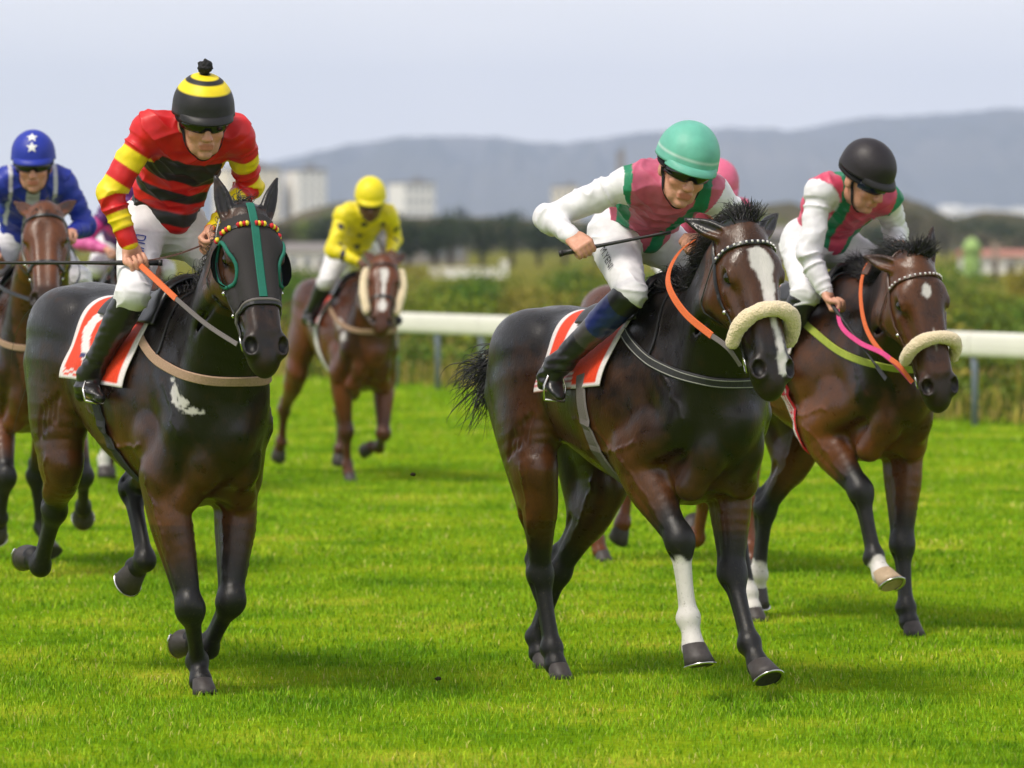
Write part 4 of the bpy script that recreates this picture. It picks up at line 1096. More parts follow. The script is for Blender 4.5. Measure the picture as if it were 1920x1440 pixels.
def breastplate(hc, mat, width=.038, z=0.0, edge=None, neck_strap=True):
    F, T, root = hc['F'], hc['T'], hc['root']
    zz = 1.30+z
    ph = np.radians(np.linspace(-118, 118, 89)); zz = 1.20+z+.17*np.clip((np.abs(ph)-.25)/1.5, 0, 1.2)
    C0 = np.array([T(.30, 0, q) for q in zz]); D = np.stack([np.cos(ph), np.sin(ph), 0*ph], 1); P = C0 + D*(.62*hc['k'])
    for _ in range(60): P = P - D*(np.clip(F.sample(P)-.005, -.02, .05)*.7)[:, None]
    for _ in range(6): P[1:-1] = (P[:-2]+2*P[1:-1]+P[2:])/4
    for _ in range(8): P = P - D*(np.clip(F.sample(P)-.005, -.02, 0)*.7)[:, None]
    Nn = F.grad(P)
    for _ in range(8): Nn[1:-1] = (Nn[:-2]+2*Nn[1:-1]+Nn[2:])/4
    V, F_ = ribbon(P, Nn, width, .006); o = mesh_obj('breast_strap', V, F_, M[mat], root, smooth=False)
    if edge:
        t_ = np.gradient(P, axis=0); t_ /= np.linalg.norm(t_, axis=1, keepdims=True); s_ = np.cross(Nn, t_)
        for of in (-.32, .32):
            v, f = ribbon(P+s_*of*width+Nn*.0065, Nn, .004, .0015); mesh_obj('stitch_line', v, f, M[edge], o, smooth=False)
    if neck_strap:
        b0, b1 = hc['b'][0], hc['b'][1]
        strap('neck_strap', F, [P[22], T(.46, -.24, 1.42), T(.42, -.16, 1.56), T(.40, -.04, 1.66), T(.40, .04, 1.66), T(.42, .16, 1.56), T(.46, .24, 1.42), P[-23]], .012, M['leather_black'], o, .004, .004, 8, 8)
    return P
def hood_a(hc):
    """blinker hood: cloth 5 mm over the skin, open at the eyes and below the cheeks"""
    root, Hd, F = hc['root'], hc['Hd'], hc['F']; body = [c for c in root.children if c.name.startswith('body')][0]
    me = body.data; n = len(me.vertices); V = np.zeros(n*3, np.float32); me.vertices.foreach_get('co', V); V = V.reshape(-1, 3).astype(float)
    q = (V-Hd(0, 0, 0))/hc['kh']; hu, hs, hn = q@hc['eu'], q@hc['es'], q@hc['en']
    Q = np.zeros(len(me.polygons)*4, np.int32); me.polygons.foreach_get('vertices', Q); Q = Q.reshape(-1, 4)
    eye = ((hu-.205)/.092)**2 + ((hn+.068)/.062)**2
    low = .385 + .06*np.clip((np.abs(hs)-.03)/.06, 0, 1)*np.clip((-hn-.04)/.1, 0, 1)
    ok = (hu > .02) & (hu < low) & (hn > -.135) & (np.abs(hs) < .16) & ~((eye < .95) & (np.abs(hs) > .06))
    sel = Q[ok[Q].all(1)]; us = np.unique(sel); mp_ = np.full(n, -1); mp_[us] = np.arange(len(us))
    G = F.grad(V[us]); W = V[us]+G*.006; Wi = V[us]+G*.0005; sel2 = mp_[sel]
    ho = mesh_obj('blinker_hood', np.concatenate([W, Wi]), np.concatenate([sel2, sel2[:, ::-1]+len(us)]), M['hood'], root)
    strap('centre_stripe', F, [Hd(.0, 0, -.05), Hd(.04, 0, 0), Hd(.12, 0, .01), Hd(.22, 0, .01), Hd(.32, 0, .01), Hd(.375, 0, .01)], .034, M['hood_green'], ho, .0075, .003)
    P, _ = surf_path(F, [Hd(.47, -.085, -.15), Hd(.42, -.095, -.09), Hd(.395, -.07, -.03), Hd(.385, 0, .01), Hd(.395, .07, -.03), Hd(.42, .095, -.09), Hd(.47, .085, -.15)], .006, 8)
    m = MB(); m.tube(P, .0075, 6); m.build('hem', M['rubber_grey'], ho, True)
    for sg in (-1, 1):
        pts = []
        for i in range(25):
            a = 2*math.pi*i/24; pts.append(Hd(.205+.092*math.cos(a), sg*.16, -.068+.062*math.sin(a)))
        P = np.array(pts)
        for _ in range(40): P = P - hc['es']*sg*(np.clip(F.sample(P)-.006, -.02, .03)*.7)[:, None]
        m = MB(); m.tube(P, .0085, 6, cap=False); m.build('eye_binding', M['hood_green'], ho, True)
        # cup: quarter shell standing out behind the eye
        Vc = []; Fc = []; na, nb = 15, 7
        for i in range(na):
            ang = math.radians(-80+160*i/(na-1)); u_ = .205+.096*math.sin(ang); n_ = -.066-.064*math.cos(ang)
            base = F.project(np.array([Hd(u_, sg*.13, n_)]), .004, 8)[0]
            for j in range(nb):
                t = j/(nb-1); w = math.sin(math.pi*(i+.5)/na)
                Vc.append(base + (hc['es']*sg*.036*t + hc['en']*.040*t*t)*w*hc['kh'])
        for i in range(na-1):
            for j in range(nb-1):
                o = i*nb+j; Fc.append((o, o+1, o+nb+1, o+nb))
        n0 = len(Vc); Vc += [np.array(v)-hc['es']*sg*.004+hc['en']*.003 for v in Vc]; Fc += [tuple(x+n0 for x in f[::-1]) for f in Fc]
        mesh_obj('blinker_cup', Vc, Fc, M['cup'], ho)
M['bead_yellow'] = plain('yellow_bead', (.82, .62, .03), .4, .5, bstr=0)
# ------------------------------------------------------------------ setting: turf, rail, scrub, town, hills, air
RA, RB = np.array([4.60, 48.5]), np.array([-1.338, 61.0]); RU = (RB-RA)/np.linalg.norm(RB-RA); RN = np.array([RU[1], -RU[0]])   # rail line; RN points to the far side
def behind_rail(x, y): return (x-RA[0])*RN[0] + (y-RA[1])*RN[1]

def turf_mat():
    m, nt, b = new_mat('racecourse_turf')
    g = nt.nodes.new('ShaderNodeNewGeometry'); sp = nt.nodes.new('ShaderNodeSeparateXYZ'); nt.links.new(g.outputs['Position'], sp.inputs[0])
    def nse(s, d=4, r=.55):
        n = nt.nodes.new('ShaderNodeTexNoise'); n.inputs['Scale'].default_value = s; n.inputs['Detail'].default_value = d; n.inputs['Roughness'].default_value = r
        nt.links.new(g.outputs['Position'], n.inputs['Vector']); return n.outputs['Fac']
    c1 = ramp(nt, nse(.9, 5, .65), [(.32, (.075, .165, .004)), (.45, (.145, .26, .006)), (.56, (.21, .31, .009)), (.67, (.33, .36, .028))])
    c2 = ramp(nt, nse(22, 5, .65), [(.30, (.60,)), (.70, (1.12,))])
    t = mixrgb(nt, 1.0, c1, c2, 'MULTIPLY')
    # beyond the rail: dry, rougher ground
    d = nt.nodes.new('ShaderNodeVectorMath'); d.operation = 'DOT_PRODUCT'; nt.links.new(g.outputs['Position'], d.inputs[0]); d.inputs[1].default_value = (RN[0], RN[1], 0)
    a = nt.nodes.new('ShaderNodeMath'); a.operation = 'SUBTRACT'; nt.links.new(d.outputs['Value'], a.inputs[0]); a.inputs[1].default_value = float(RA@RN)+.8
    a.use_clamp = True
    dry = ramp(nt, nse(.35, 5, .6), [(.3, (.055, .085, .010)), (.5, (.15, .15, .022)), (.72, (.27, .215, .06))])
    c = mixrgb(nt, a.outputs[0], t, dry); nt.links.new(c, b.inputs['Base Color'])
    b.inputs['Roughness'].default_value = 1.0; b.inputs['Specular IOR Level'].default_value = 0.0
    bump(nt, b, nse(30, 3), .6, .03); return m
def grass_mat():
    m, nt, b = new_mat('grass_blades'); a = attr(nt, 'col')
    g = nt.nodes.new('ShaderNodeNewGeometry'); n = nt.nodes.new('ShaderNodeTexNoise'); n.inputs['Scale'].default_value = .9; n.inputs['Detail'].default_value = 5; n.inputs['Roughness'].default_value = .65
    nt.links.new(g.outputs['Position'], n.inputs['Vector'])
    r = ramp(nt, n.outputs['Fac'], [(.32, (.56, .70, .6)), (.43, (.84, .91, .8)), (.54, (1.05, 1.03, 1)), (.67, (1.5, 1.18, 1.9))])
    c = mixrgb(nt, 1.0, a.outputs['Color'], r, 'MULTIPLY'); nt.links.new(c, b.inputs['Base Color'])
    b.inputs['Roughness'].default_value = .65; b.inputs['Specular IOR Level'].default_value = .12
    b.inputs['Subsurface Weight'].default_value = 0
    return m
M['turf'] = turf_mat(); M['grass'] = grass_mat()
# one ground sheet to the horizon
ys = np.concatenate([np.linspace(-40, 120, 33), np.geomspace(140, 14000, 26)]); V = []; F_ = []; nxx = 13
for y in ys:
    hw = 60 + max(0, y)*1.2
    for i in range(nxx): V.append((-hw+2*hw*i/(nxx-1), y, 0))
for j in range(len(ys)-1):
    for i in range(nxx-1): a = j*nxx+i; F_.append((a, a+1, a+nxx+1, a+nxx))
tag(mesh_obj('ground', V, F_, M['turf'], smooth=False), kind='structure')

def blades(P, h, w, lean, col, name, label, seed):
    """bent tapering blades, one joined mesh"""
    r = np.random.default_rng(seed); n = len(P); az = r.uniform(0, 6.283, n); la = r.uniform(0, 6.283, n); ln = r.uniform(.1, 1, n)*lean*h
    side = np.stack([np.cos(az), np.sin(az), np.zeros(n)], 1)*(w[:, None]/2); ld = np.stack([np.cos(la), np.sin(la), np.zeros(n)], 1)*ln[:, None]
    up = np.array([0, 0, 1.0]); mid = P + ld*.35 + up*(h*.6)[:, None]; tip = P + ld + up*(h*(1-.25*ln/np.maximum(h, 1e-6)))[:, None]
    V = np.stack([P-side, P+side, mid+side*.75, mid-side*.75, tip], 1).reshape(-1, 3); o = np.arange(n)*5
    T3 = np.concatenate([np.stack([o, o+1, o+2], 1), np.stack([o, o+2, o+3], 1), np.stack([o+3, o+2, o+4], 1)])
    c = np.repeat(col, 5, 0)
    ob = mesh_obj(name, V, T3, M['grass'], smooth=True, attrs={'col': c}); return tag(ob, label, 'grass', kind='stuff')
def scatter(d0, d1, dens, seed, spread=1.3, cond=None):
    r = np.random.default_rng(seed); hw1 = d1*960/9120*spread+.6; n = int(dens*(d1-d0)*2*hw1)
    x = r.uniform(-hw1, hw1, n); y = r.uniform(d0, d1, n); m = np.abs(x) < y*960/9120*spread+.5
    if cond is not None: m &= cond(x, y)
    x, y = x[m], y[m]; return np.stack([x, y, np.zeros(len(x))], 1)
def grass_cols(P, r):
    n = len(P); base = np.array([[.180, .345, .006], [.235, .395, .009], [.140, .290, .005], [.32, .42, .022], [.48, .46, .13]])
    k = r.choice(5, n, p=[.38, .27, .20, .11, .04]); return base[k]*r.uniform(.75, 1.25, (n, 1))
PP, hh, ww = [], [], []
for (d0, d1, dens, hb, wb) in ((16.2, 21, 3000, .026, .0036), (21, 27, 1900, .027, .0046), (27, 38, 850, .029, .007), (38, 50, 380, .032, .010), (50, 72, 170, .035, .015)):
    P = scatter(d0, d1, dens, int(d0*10), cond=lambda x, y: behind_rail(x, y) < .6)
    r = np.random.default_rng(int(d0)); cl = vnoise(P*np.array([1, 1, 0]), 2.2, 3)*.5+vnoise(P*np.array([1, 1, 0]), 6.0, 4)*.5
    keep = r.uniform(0, 1, len(P)) < .75+.5*cl; P, cl = P[keep], cl[keep]
    PP.append(P); hh.append(hb*r.uniform(.5, 1.35, len(P))*(1+.45*cl)); ww.append(np.full(len(P), wb)*r.uniform(.7, 1.3, len(P)))
P = np.concatenate(PP); r = np.random.default_rng(5)
blades(P, np.concatenate(hh), np.concatenate(ww), 1.0, grass_cols(P, r), 'grass', 'short bright green racecourse turf', 3)
# rough grass beyond the rail
P = scatter(44, 92, 75, 77, 1.1, cond=lambda x, y: behind_rail(x, y) > .35); r = np.random.default_rng(6)
base = np.array([[.10, .15, .012], [.20, .20, .02], [.33, .27, .05], [.42, .32, .10], [.07, .11, .012]]); n = len(P)
pt = vnoise(P*np.array([1, 1, 0]), .5, 9)
col = base[np.clip((r.uniform(0, 5, n)+pt*1.6).astype(int), 0, 4)]*r.uniform(.7, 1.2, (n, 1))
blades(P, r.uniform(.12, .42, n)*(1+.6*pt)*np.clip(behind_rail(P[:, 0], P[:, 1])/1.5, .3, 1), r.uniform(.015, .03, n), .7, col, 'long_grass', 'long yellowing grass beyond the white rail', 8)

# clods thrown up by the hooves
M['clod'] = plain('damp_soil', (.035, .028, .014), .9, .2, nscale=60, var=.5)
for i, (x, y, z, q) in enumerate(((-.42, 20.6, .87, .012), (-.31, 20.3, .03, .014))):
    f_ = Field(np.array([-q*3]*3), np.array([q*3]*3), q*.35); f_.ell((0, 0, 0), (q, q*.8, q*.6), k=0); f_.ell((q*.5, q*.3, 0), q*.5, k=.004)
    v_, q_ = f_.mesh(smooth=1); v_ = v_ + nrm_rows(v_)*(vnoise(v_, 2.5/q, i)*q*.25)[:, None]; co = mesh_obj('turf_clod', v_, q_, M['clod']); co.location = (x, y, z)
    tag(co, ('small clod of dark soil lying on the turf' if z < .1 else 'small clod of dark soil flying above the turf'), 'clod', 'turf clods')

# running rail
M['rail'] = plain('white_rail_plastic', (.74, .72, .66), .45, .4, nscale=3, var=.10, bstr=.05)
M['post'] = plain('grey_blue_post', (.16, .19, .24), .5, .4, nscale=8)
rail = empty('running_rail', (RA[0], RA[1], 0)); tag(rail, 'white running rail on slim grey-blue posts beside the turf', 'rail')
rz_ = math.atan2(RU[1], RU[0])
seg_len = 3.87
for i in range(-5, 4):
    a, b_ = i*seg_len, (i+1)*seg_len-.012; m = MB(); prof = []
    for q in range(14):
        w = 2*math.pi*q/14; prof.append((.055*math.copysign(abs(math.cos(w))**.7, math.cos(w)), .815+.125*math.copysign(abs(math.sin(w))**.75, math.sin(w))))
    Vv = []
    for s_ in (a, b_):
        for (o, z) in prof: Vv.append((RU[0]*s_+RN[0]*o, RU[1]*s_+RN[1]*o, z))
    fc = [(q, (q+1) % 14, 14+(q+1) % 14, 14+q) for q in range(14)]+[tuple(range(13, -1, -1)), tuple(range(14, 28))]
    mesh_obj('beam', Vv, fc, M['rail'], rail, smooth=False)
for i in range(-12, 13):
    s_ = i*1.29; c = RU*s_+RN*.02; m = MB()
    m.tube([(c[0], c[1], -.05), (c[0], c[1], .55), (c[0]-RN[0]*.015, c[1]-RN[1]*.015, .76)], [.036, .034, .03], 8); m.build('post', M['post'], rail, True)

# leafy things: leaf-sized faces spread through a crown volume
def leaf_mat(name, c0, c1, c2):
    m, nt, b = new_mat(name); a = attr(nt, 'col'); nt.links.new(mixrgb(nt, 1.0, ramp(nt, a.outputs['Fac'], [(0, c0), (.5, c1), (1, c2)]), (1, 1, 1), 'MULTIPLY'), b.inputs['Base Color'])
    b.inputs['Roughness'].default_value = .6; b.inputs['Specular IOR Level'].default_value = .2; return m
M['leaf_olive'] = leaf_mat('olive_foliage', (.022, .045, .004), (.10, .16, .008), (.28, .31, .018))
M['leaf_yellow'] = leaf_mat('yellowing_foliage', (.09, .09, .010), (.22, .20, .020), (.38, .31, .05))
M['leaf_green'] = leaf_mat('fresh_foliage', (.012, .040, .004), (.06, .14, .006), (.16, .26, .012))
M['leaf_dark'] = leaf_mat('dark_foliage', (.010, .022, .010), (.030, .050, .020), (.07, .09, .03))
M['leaf_brown'] = leaf_mat('brown_green_foliage', (.035, .032, .018), (.075, .068, .032), (.13, .12, .05))
M['bark'] = plain('bark', (.07, .05, .035), .9, .2, nscale=20)
def leaf_cloud(lobes, n, size, seed):
    r = np.random.default_rng(seed); V = []; C_ = []; vol = np.array([l[1][0]*l[1][1]*l[1][2] for l in lobes]); vol = vol/vol.sum()
    k = r.choice(len(lobes), n, p=vol); d = r.normal(0, 1, (n, 3)); d /= np.linalg.norm(d, axis=1, keepdims=True)
    rad = r.uniform(.35, 1, n)**.5; cen = np.array([l[0] for l in lobes])[k]; rr = np.array([l[1] for l in lobes])[k]
    P = cen + d*rr*rad[:, None]*(1+.12*r.normal(0, 1, (n, 1)))
    a = r.normal(0, 1, (n, 3)); a /= np.linalg.norm(a, axis=1, keepdims=True); b = np.cross(a, r.normal(0, 1, (n, 3))); b /= np.linalg.norm(b, axis=1, keepdims=True)
    s_ = size*r.uniform(.6, 1.4, (n, 1)); V = np.stack([P-a*s_, P+b*s_*.5, P+a*s_, P-b*s_*.5], 1).reshape(-1, 3)
    Q = np.arange(n*4).reshape(-1, 4); lv = r.uniform(.1, 1, len(lobes))[k]*.5+r.uniform(0, .5, n)
    return V, Q, np.repeat(lv, 4)
def plant(name, x, y, w, h, mat, label, cat, group, seed, n=700, size=.05, lobes=7, trunk=.0, parent=None):
    r = np.random.default_rng(seed); root = empty(name, (x, y, 0), r.uniform(0, 6)); tag(root, label, cat, group)
    L = []
    for i in range(lobes):
        a = r.uniform(0, 6.28); q = r.uniform(0, .34)*w; z = trunk+(h-trunk)*r.uniform(.30, .72)
        rr = np.array([r.uniform(.22, .36)*w, r.uniform(.22, .36)*w, (h-trunk)*r.uniform(.20, .32)]); L.append((np.array([q*math.cos(a), q*math.sin(a), z]), rr))
    L.append((np.array([0, 0, trunk+(h-trunk)*.42]), np.array([.36*w, .36*w, (h-trunk)*.40])))
    V, Q, c = leaf_cloud(L, n, size, seed); V[:, 2] = np.maximum(V[:, 2], .01)
    mesh_obj('crown' if trunk else 'foliage', V, Q, mat, root, smooth=False, attrs={'col': c})
    m = MB(); tr = max(.02, .05*h if trunk else .012*h); m.tube([(0, 0, -.05), (.02*w, 0, h*.3), (0, .02*w, h*.6)], [tr, tr*.8, tr*.4], 8)
    for i in range(4):
        e = L[i][0]; m.tube([(0, 0, h*.22+.05*h*i), tuple(lerp(np.array([0, 0, h*.3]), e, .6)), tuple(e)], [tr*.5, tr*.35, tr*.12], 6)
    m.build('trunk' if trunk else 'stem', M['bark'], root, True); return root
r = np.random.default_rng(21)
# scrub along the far side of the rail
i = 0
for row, (off, hgt, npl) in enumerate(((4, .5, 10), (8, .65, 16), (13, .85, 18), (19, 1.0, 18), (26, 1.12, 18), (34, 1.2, 16))):
    for q in range(npl):
        tx = (-1020+2040*(q+.5+r.uniform(-.45, .45))/npl)/9120; p0 = RA + RN*(off+r.uniform(-2.2, 2.2)); s_ = (tx*p0[1]-p0[0])/(RU[0]-tx*RU[1]); p = p0+RU*s_
        plant('shrub', p[0], p[1], r.uniform(1.6, 3.6), hgt*r.uniform(.6, 1.25), M[['leaf_olive', 'leaf_green', 'leaf_yellow'][i % 3]], ['low olive-green', 'fresh green', 'yellowing'][i % 3]+[' shrub low in the grass close behind the white rail', ' shrub a little way behind the white rail', ' shrub in the middle of the scrub beyond the rail', ' shrub deep in the scrub beyond the rail', ' shrub towards the back of the scrub', ' shrub in the last row of scrub before the open ground'][row], 'shrub', 'scrub beyond the rail', 100+i, 1100, .055); i += 1

# middle distance: trees, sheds, vehicles, hedge
def at(px, d, z=0.0): return np.array([(px-960)/9120*d, d, z])
def hz(py, d): return CAM_H + (447-py)/9120*d
gi = 0
for (px, d, top, wpx, mk, lab) in [
    (845, 330, 385, 70, 'leaf_dark', 'dark tree beside the grey low shed'), (905, 320, 398, 80, 'leaf_dark', 'dark tree behind the white boundary wall'), (960, 335, 390, 66, 'leaf_dark', 'dark tree behind the pier of the white boundary wall'), (1010, 330, 405, 70, 'leaf_dark', 'dark tree behind the elbow of the teal-helmeted jockey'),
    (1060, 340, 398, 80, 'leaf_dark', 'dark tree behind the whip hand of the teal-helmeted jockey'), (1120, 345, 405, 80, 'leaf_dark', 'dark tree hidden behind the teal-helmeted jockey'), (790, 360, 405, 60, 'leaf_brown', 'brownish tree between the grey shed and the yellow jockey'), (735, 360, 392, 70, 'leaf_brown', 'brownish tree in front of the long brown shed'), (560, 380, 405, 80, 'leaf_olive', 'rounded olive tree in front of the wide cream apartment block'), (640, 520, 372, 110, 'leaf_olive', 'rounded olive tree behind the yellow helmet'),
    (1430, 420, 372, 120, 'leaf_olive', 'rounded olive tree on the rise between the two pink-and-green jockeys'), (1380, 400, 392, 90, 'leaf_brown', 'brownish tree beside the rounded olive tree on the rise'), (1240, 380, 412, 90, 'leaf_brown', 'brownish tree behind the dark bay horse'),
    (1700, 450, 378, 90, 'leaf_brown', 'brownish tree on the crest of the brown hill'), (1770, 470, 395, 90, 'leaf_brown', 'brownish tree in the saddle of the brown hill'), (1845, 430, 400, 110, 'leaf_dark', 'dark tree above the lime-green kiosk'), (1905, 440, 415, 90, 'leaf_dark', 'dark tree above the small house with faded red roof'), (1560, 420, 420, 90, 'leaf_brown', 'brownish tree behind the black-helmeted jockey'), (480, 300, 430, 70, 'leaf_olive', 'rounded olive tree beside the hooded horse'), (1640, 400, 412, 80, 'leaf_dark', 'dark tree at the foot of the brown hill'),
    (520, 290, 412, 60, 'leaf_brown', 'brownish tree between the hooded horse and the narrow pale block'), (602, 300, 404, 64, 'leaf_dark', 'dark tree at the foot of the narrow pale block'), (668, 310, 408, 56, 'leaf_brown', 'brownish tree at the shoulder of the yellow jockey'), (765, 300, 402, 62, 'leaf_dark', 'dark tree at the foot of the low white block'), (815, 300, 398, 64, 'leaf_dark', 'dark tree at the end of the dark clump'),
    (300, 330, 420, 90, 'leaf_dark', 'dark tree hidden behind the striped-silks jockey'), (120, 340, 415, 90, 'leaf_dark', 'dark tree behind the blue-silks jockey'), (20, 330, 425, 90, 'leaf_olive', 'rounded olive tree behind the blue-silks jockey')]:
    p = at(px, d); h_ = hz(top, d); plant('tree', p[0], p[1], wpx/9120*d*1.25, h_, M[mk], lab, 'tree', 'trees beyond the racecourse', 300+gi, 900, .16, 7, h_*.16); gi += 1

M['wall_cream'] = plain('cream_render', (.80, .72, .58), .85, .2, nscale=2, var=.08, bstr=0)
M['wall_white'] = plain('white_render', (.82, .80, .76), .85, .2, nscale=2, var=.08, bstr=0)
M['wall_grey'] = plain('grey_concrete', (.28, .25, .22), .85, .2, nscale=2, var=.15, bstr=0)
M['wall_brown'] = plain('brown_render', (.24, .185, .145), .85, .2, nscale=2, var=.15, bstr=0)
M['roof_pink'] = plain('faded_red_roof', (.38, .17, .13), .8, .2, nscale=3, var=.15, bstr=0)
M['roof_grey'] = plain('grey_roof', (.22, .20, .19), .8, .2, nscale=3, var=.15, bstr=0)
M['glass'] = plain('window_glass', (.26, .27, .29), .3, .4, bstr=0)
M['lime'] = plain('lime_paint', (.30, .45, .14), .6, .3, bstr=0)
def building(px, d, wpx, top, depth, wall, roof, label, cols, rows, gable=False, name='building', rz=0.0):
    p = at(px, d); w = wpx/9120*d; h_ = hz(top, d); root = empty(name, (p[0], p[1], 0), rz); tag(root, label, 'building')
    hw = h_*(.72 if gable else 1.0)
    m = MB(); m.box((0, depth/2, hw/2), (w, depth, hw)); m.build('wall', M[wall], root)
    m = MB()
    if gable:
        e = .06*w; m.add([(-w/2-e, -e, hw), (w/2+e, -e, hw), (w/2+e, depth+e, hw), (-w/2-e, depth+e, hw), (-w/2-e, depth/2, h_), (w/2+e, depth/2, h_)], [(0, 1, 5, 4), (2, 3, 4, 5), (0, 4, 3), (1, 2, 5), (0, 3, 2, 1)])
    else: m.box((0, depth/2, hw+.02*h_), (w*1.02, depth*1.02, .04*h_)); m.box((w*.2, depth*.5, hw+.07*h_), (w*.22, depth*.3, .07*h_))
    m.build('roof', M[roof], root)
    for i in range(cols):
        for j in range(rows):
            ww_, wh = w/cols*.5, hw/rows*.42; c = (-w/2+w*(i+.5)/cols, -.03, hw*(j+.55)/rows)
            m = MB(); m.box((c[0], c[1], c[2]), (ww_, .1, wh)); m.build('window', M['glass'], root)
    m = MB(); m.box((w*.1, -.04, hw/rows*.3), (w/cols*.4, .12, hw/rows*.6)); m.build('door', M['roof_grey'], root)
    return root
building(478, 1500, 100, 318, 24, 'wall_cream', 'roof_grey', 'wide cream apartment block with flat roof', 7, 8, rz=.25)
building(586, 1500, 54, 322, 18, 'wall_white', 'roof_grey', 'narrow pale apartment block beside a wider cream one', 4, 8, rz=.3)
building(787, 1600, 60, 345, 20, 'wall_white', 'roof_grey', 'low white apartment block above the dark trees', 5, 5, rz=.3)
building(690, 380, 200, 425, 12, 'wall_brown', 'roof_grey', 'long brown shed with grey roof behind the yellow jockey', 9, 2, True)
building(800, 350, 150, 440, 8, 'wall_grey', 'roof_grey', 'grey low shed beside the dark trees', 5, 1, True)
building(590, 250, 110, 455, 6, 'wall_white', 'roof_grey', 'small white shed under the olive trees', 4, 1, True)
building(1880, 260, 130, 468, 6, 'wall_white', 'roof_pink', 'small white house with faded red roof beyond the rail', 4, 1, True)
building(1500, 400, 150, 425, 10, 'wall_grey', 'roof_grey', 'grey low building at the foot of the brown hill', 6, 2, True)
building(1150, 900, 60, 395, 14, 'wall_white', 'roof_grey', 'small pale block behind the dark trees', 4, 3)
building(1060, 1500, 50, 352, 14, 'wall_cream', 'roof_grey', 'cream block far behind the dark trees', 4, 4)
building(1164, 1500, 14, 290, 4, 'wall_brown', 'roof_grey', 'slim brown tower rising over the trees', 1, 6)
# white boundary wall with end pier
p = at(872, 230); wl_ = empty('boundary_wall', (p[0], p[1], 0), .06); tag(wl_, 'low white boundary wall with a raised end pier', 'wall')
m = MB(); m.box((0, 0, hz(503, 230)/2), (3.4, .25, hz(503, 230))); m.build('wall_panel', M['wall_white'], wl_)
m = MB(); m.box((1.85, 0, hz(488, 230)/2), (.34, .34, hz(488, 230))); m.build('pier', M['wall_white'], wl_)
m = MB(); m.box((0, 0, hz(503, 230)+.03), (3.34, .32, .06)); m.build('coping', M['wall_cream'], wl_)
# lime kiosk and brown pole by the small house
p = at(1822, 240); kz = empty('kiosk', (p[0], p[1], 0)); tag(kz, 'small lime-green kiosk with a domed top beyond the rail', 'kiosk')
h_ = hz(445, 240); m = MB(); m.tube([(0, 0, 0), (0, 0, h_*.6)], [.42, .42], 16); m.build('wall', M['lime'], kz, False)
m = MB(); m.tube([(0, 0, h_*.6), (0, 0, h_*.8), (0, 0, h_*.93), (0, 0, h_)], [.5, .42, .26, .04], 16); m.build('roof', M['lime'], kz, True)
p = at(1866, 220); pl_ = empty('pole', (p[0], p[1], 0)); tag(pl_, 'brown wooden pole with a crossarm in front of the small house', 'pole')
m = MB(); m.tube([(0, 0, 0), (0, 0, hz(455, 220))], [.13, .10], 10); m.build('shaft', M['wall_brown'], pl_, True)
m = MB(); m.box((0, 0, hz(462, 220)), (.9, .12, .12)); m.build('crossarm', M['wall_brown'], pl_)

# brown hill on the right, olive rise in the middle, mountains
def terrain(name, d, depth, prof, mat, seed, rough, nx=120, ny=14):
    xs = np.linspace(prof[0][0], prof[-1][0], nx); V = []; pr = np.array(prof, float)
    for j in range(ny):
        t = j/(ny-1); dd = d + depth*(t-.5)*2; env = math.sin(math.pi*t)**.8
        for x in xs:
            z = (447-np.interp(x, pr[:, 0], pr[:, 1]))/9120*d + CAM_H
            q = vnoise(np.array([[x*.018, t*3.0, seed]]), 1.0, seed)[0]*.6+vnoise(np.array([[x*.05, t*7.0, seed]]), 1.0, seed+1)[0]*.3
            V.append(((x-960)/9120*d, dd, max(-2, z*env*(1-rough*abs(q)*(1 if j != ny//2 else .06)) - .5)))
    F_ = [(j*nx+i, j*nx+i+1, (j+1)*nx+i+1, (j+1)*nx+i) for j in range(ny-1) for i in range(nx-1)]
    return tag(mesh_obj(name, V, F_, mat, smooth=True), kind='structure')
def hill_mat(name, stops, sc):
    m, nt, b = new_mat(name); f = obj_noise(nt, sc, 6, .6); nt.links.new(ramp(nt, f, stops), b.inputs['Base Color']); b.inputs['Roughness'].default_value = 1; b.inputs['Specular IOR Level'].default_value = 0; return m
M['hill'] = hill_mat('scrubby_hill', [(.3, (.035, .040, .016)), (.5, (.085, .072, .035)), (.7, (.15, .115, .065))], .05)
M['mount'] = hill_mat('mountain_side', [(.35, (.05, .055, .045)), (.55, (.10, .095, .08)), (.75, (.18, .16, .14))], .0022)
terrain('brown_hill', 700, 60, [(1560, 450), (1600, 425), (1640, 385), (1670, 362), (1700, 360), (1730, 378), (1770, 400), (1800, 402), (1850, 388), (1900, 392), (1960, 410), (2020, 430), (2150, 450)], M['hill'], 3, .25)
terrain('olive_rise', 800, 50, [(470, 450), (520, 410), (580, 385), (640, 372), (700, 378), (760, 402), (850, 400), (1000, 405), (1150, 410), (1350, 400), (1400, 382), (1480, 372), (1540, 392), (1600, 430), (1640, 450)], M['hill'], 5, .2)
terrain('mountain', 7000, 1500, [(200, 450), (330, 380), (420, 330), (480, 305), (560, 290), (650, 268), (760, 255), (870, 250), (930, 253), (990, 262), (1060, 265), (1130, 255), (1200, 246), (1290, 240), (1370, 235), (1430, 240), (1480, 243), (1560, 228), (1640, 215), (1750, 212), (1830, 205), (1920, 200), (2050, 205), (2300, 300), (2500, 440)], M['mount'], 9, .45, 200, 26)
